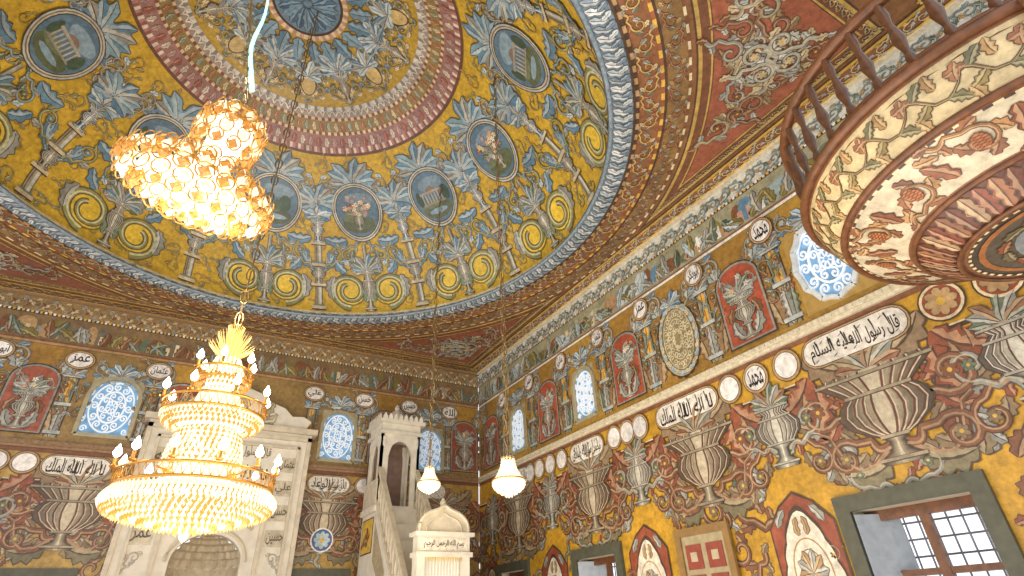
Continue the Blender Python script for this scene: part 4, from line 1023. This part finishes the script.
m=MB();m.tube([(0,0,-.24),(0,0,.52)],.012,6);m.torus((0,0,.0),.30,.01,40,6);m.torus((0,0,.39),.12,.01,30,6);m.torus((0,0,.47),.09,.01,30,6)
o=m.obj('gilt_frame',M_gold);o.parent=e2
m=MB();m.lathe(c,[(0,-.21),(.12,-.2),(.22,-.17),(.30,-.1),(.29,-.04),(.18,.03),(.09,.09),(.09,.2),(.11,.36),(.07,.42),(0,.44)],20);o=m.obj('lamp_glow_core',M_glow);o.parent=e2
e2.rotation_euler=(0.34,.22,0);e2.scale=(.84,.84,.84)
bpy.context.view_layer.update()
top=e2.matrix_world@Vector((0,0,.50));
m=MB();T2=Vector((-1.35,-3.3,8.6));link_chain(m,top,T2,.06,.012);m.tube([top,T2],.005,5)
o=m.obj('chain',M_chain,e2)
m=MB();d=(T2-top).normalized();pp=[]
for i in range(12):
    t=i/11;q=top+d*(.14+.9*t);pp.append(q+Vector((.01+.10*t*t,-.01,0))+Vector((.012*math.cos(t*9),0,0)))
m.tube(pp,[.014-.008*i/11 for i in range(12)],6);m.obj('cyan_streak',M_cyan,e2,smooth=True)  # tapering cyan emissive streak beside the chain
plight((-.6,-3.3,4.05),16,.15);plight((-.6,-3.3,2.9),12,.15)
def small(name,x,y,z,s,lab):
    e=empty(name,(x,y,z),lab,'chandelier');e['group']='small basket chandeliers'
    m=MB();basket(m,(x,y,z),.17*s,0,-.17*s,.03,7,.02*s,bulge=.9);m.obj('crystal_basket',M_cry,e)
    m=MB();basket(m,(x,y,z),.07*s,.24*s,.03*s,.14*s,7,.02*s);m.obj('crystal_neck',M_cry,e)
    for R_,z_ in ((.18,0),(.075,.24)):
        m=MB();m.torus((x,y,z+z_*s),R_*s,.008,32,6);m.obj('gilt_ring',M_gold,e)
    m=MB();m.lathe((x,y,z),[(0,-.14*s),(.1*s,-.1*s),(.14*s,0),(.08*s,.06*s),(.05*s,.2*s),(0,.22*s)],14);m.obj('lamp_glow_core',M_glow,e,smooth=True)
    r=math.hypot(x-SHX*1.5,y-SHY*1.5)
    zt=HC+prof(s_of_r(min(3.9,r)))[1]
    m=MB();m.tube([(x,y,z+.25*s),(x,y,zt)],.006,5);link_chain(m,(x,y,z+.25*s),(x,y,zt),.12,.014);m.obj('chain',M_chain,e)
    plight((x,y,z-.3),6,.1)
small('chandelier.002',2.31,-.97,2.74,.84,'small lit crystal basket chandelier on a long thin chain')
small('chandelier.003',2.45,1.38,3.2,.8,'small lit crystal basket chandelier near the minbar')
# ------------------------------------------------------------------ light
w=bpy.data.worlds.new('w');sc.world=w;w.use_nodes=True;bg=w.node_tree.nodes['Background'];bg.inputs['Color'].default_value=(.90,.94,1,1);bg.inputs['Strength'].default_value=1.55
l=bpy.data.lights.new('upward_fill','AREA');l.shape='RECTANGLE';l.size=6;l.size_y=7;l.energy=430;l.color=(1,.94,.84)  # unseen fill lamp near the floor, added to brighten the dome
o=bpy.data.objects.new('upward_fill',l);o.location=(.6,-1.6,.35);o.rotation_euler=(PI,0,0);COL.objects.link(o)
# ------------------------------------------------------------------ camera
cam=bpy.data.cameras.new('cam');co=bpy.data.objects.new('cam',cam);COL.objects.link(co);sc.camera=co
cam.sensor_width=36;cam.lens=537.92*36/1024;cam.clip_start=.05
x=Vector((0.8645,-0.50106,-0.03968));u=Vector((-0.23363,-0.47048,0.85092));z=x.cross(u)
co.matrix_world=Matrix(((x.x,u.x,z.x,-.3935),(x.y,u.y,z.y,-5.608),(x.z,u.z,z.z,1.6),(0,0,0,1)))
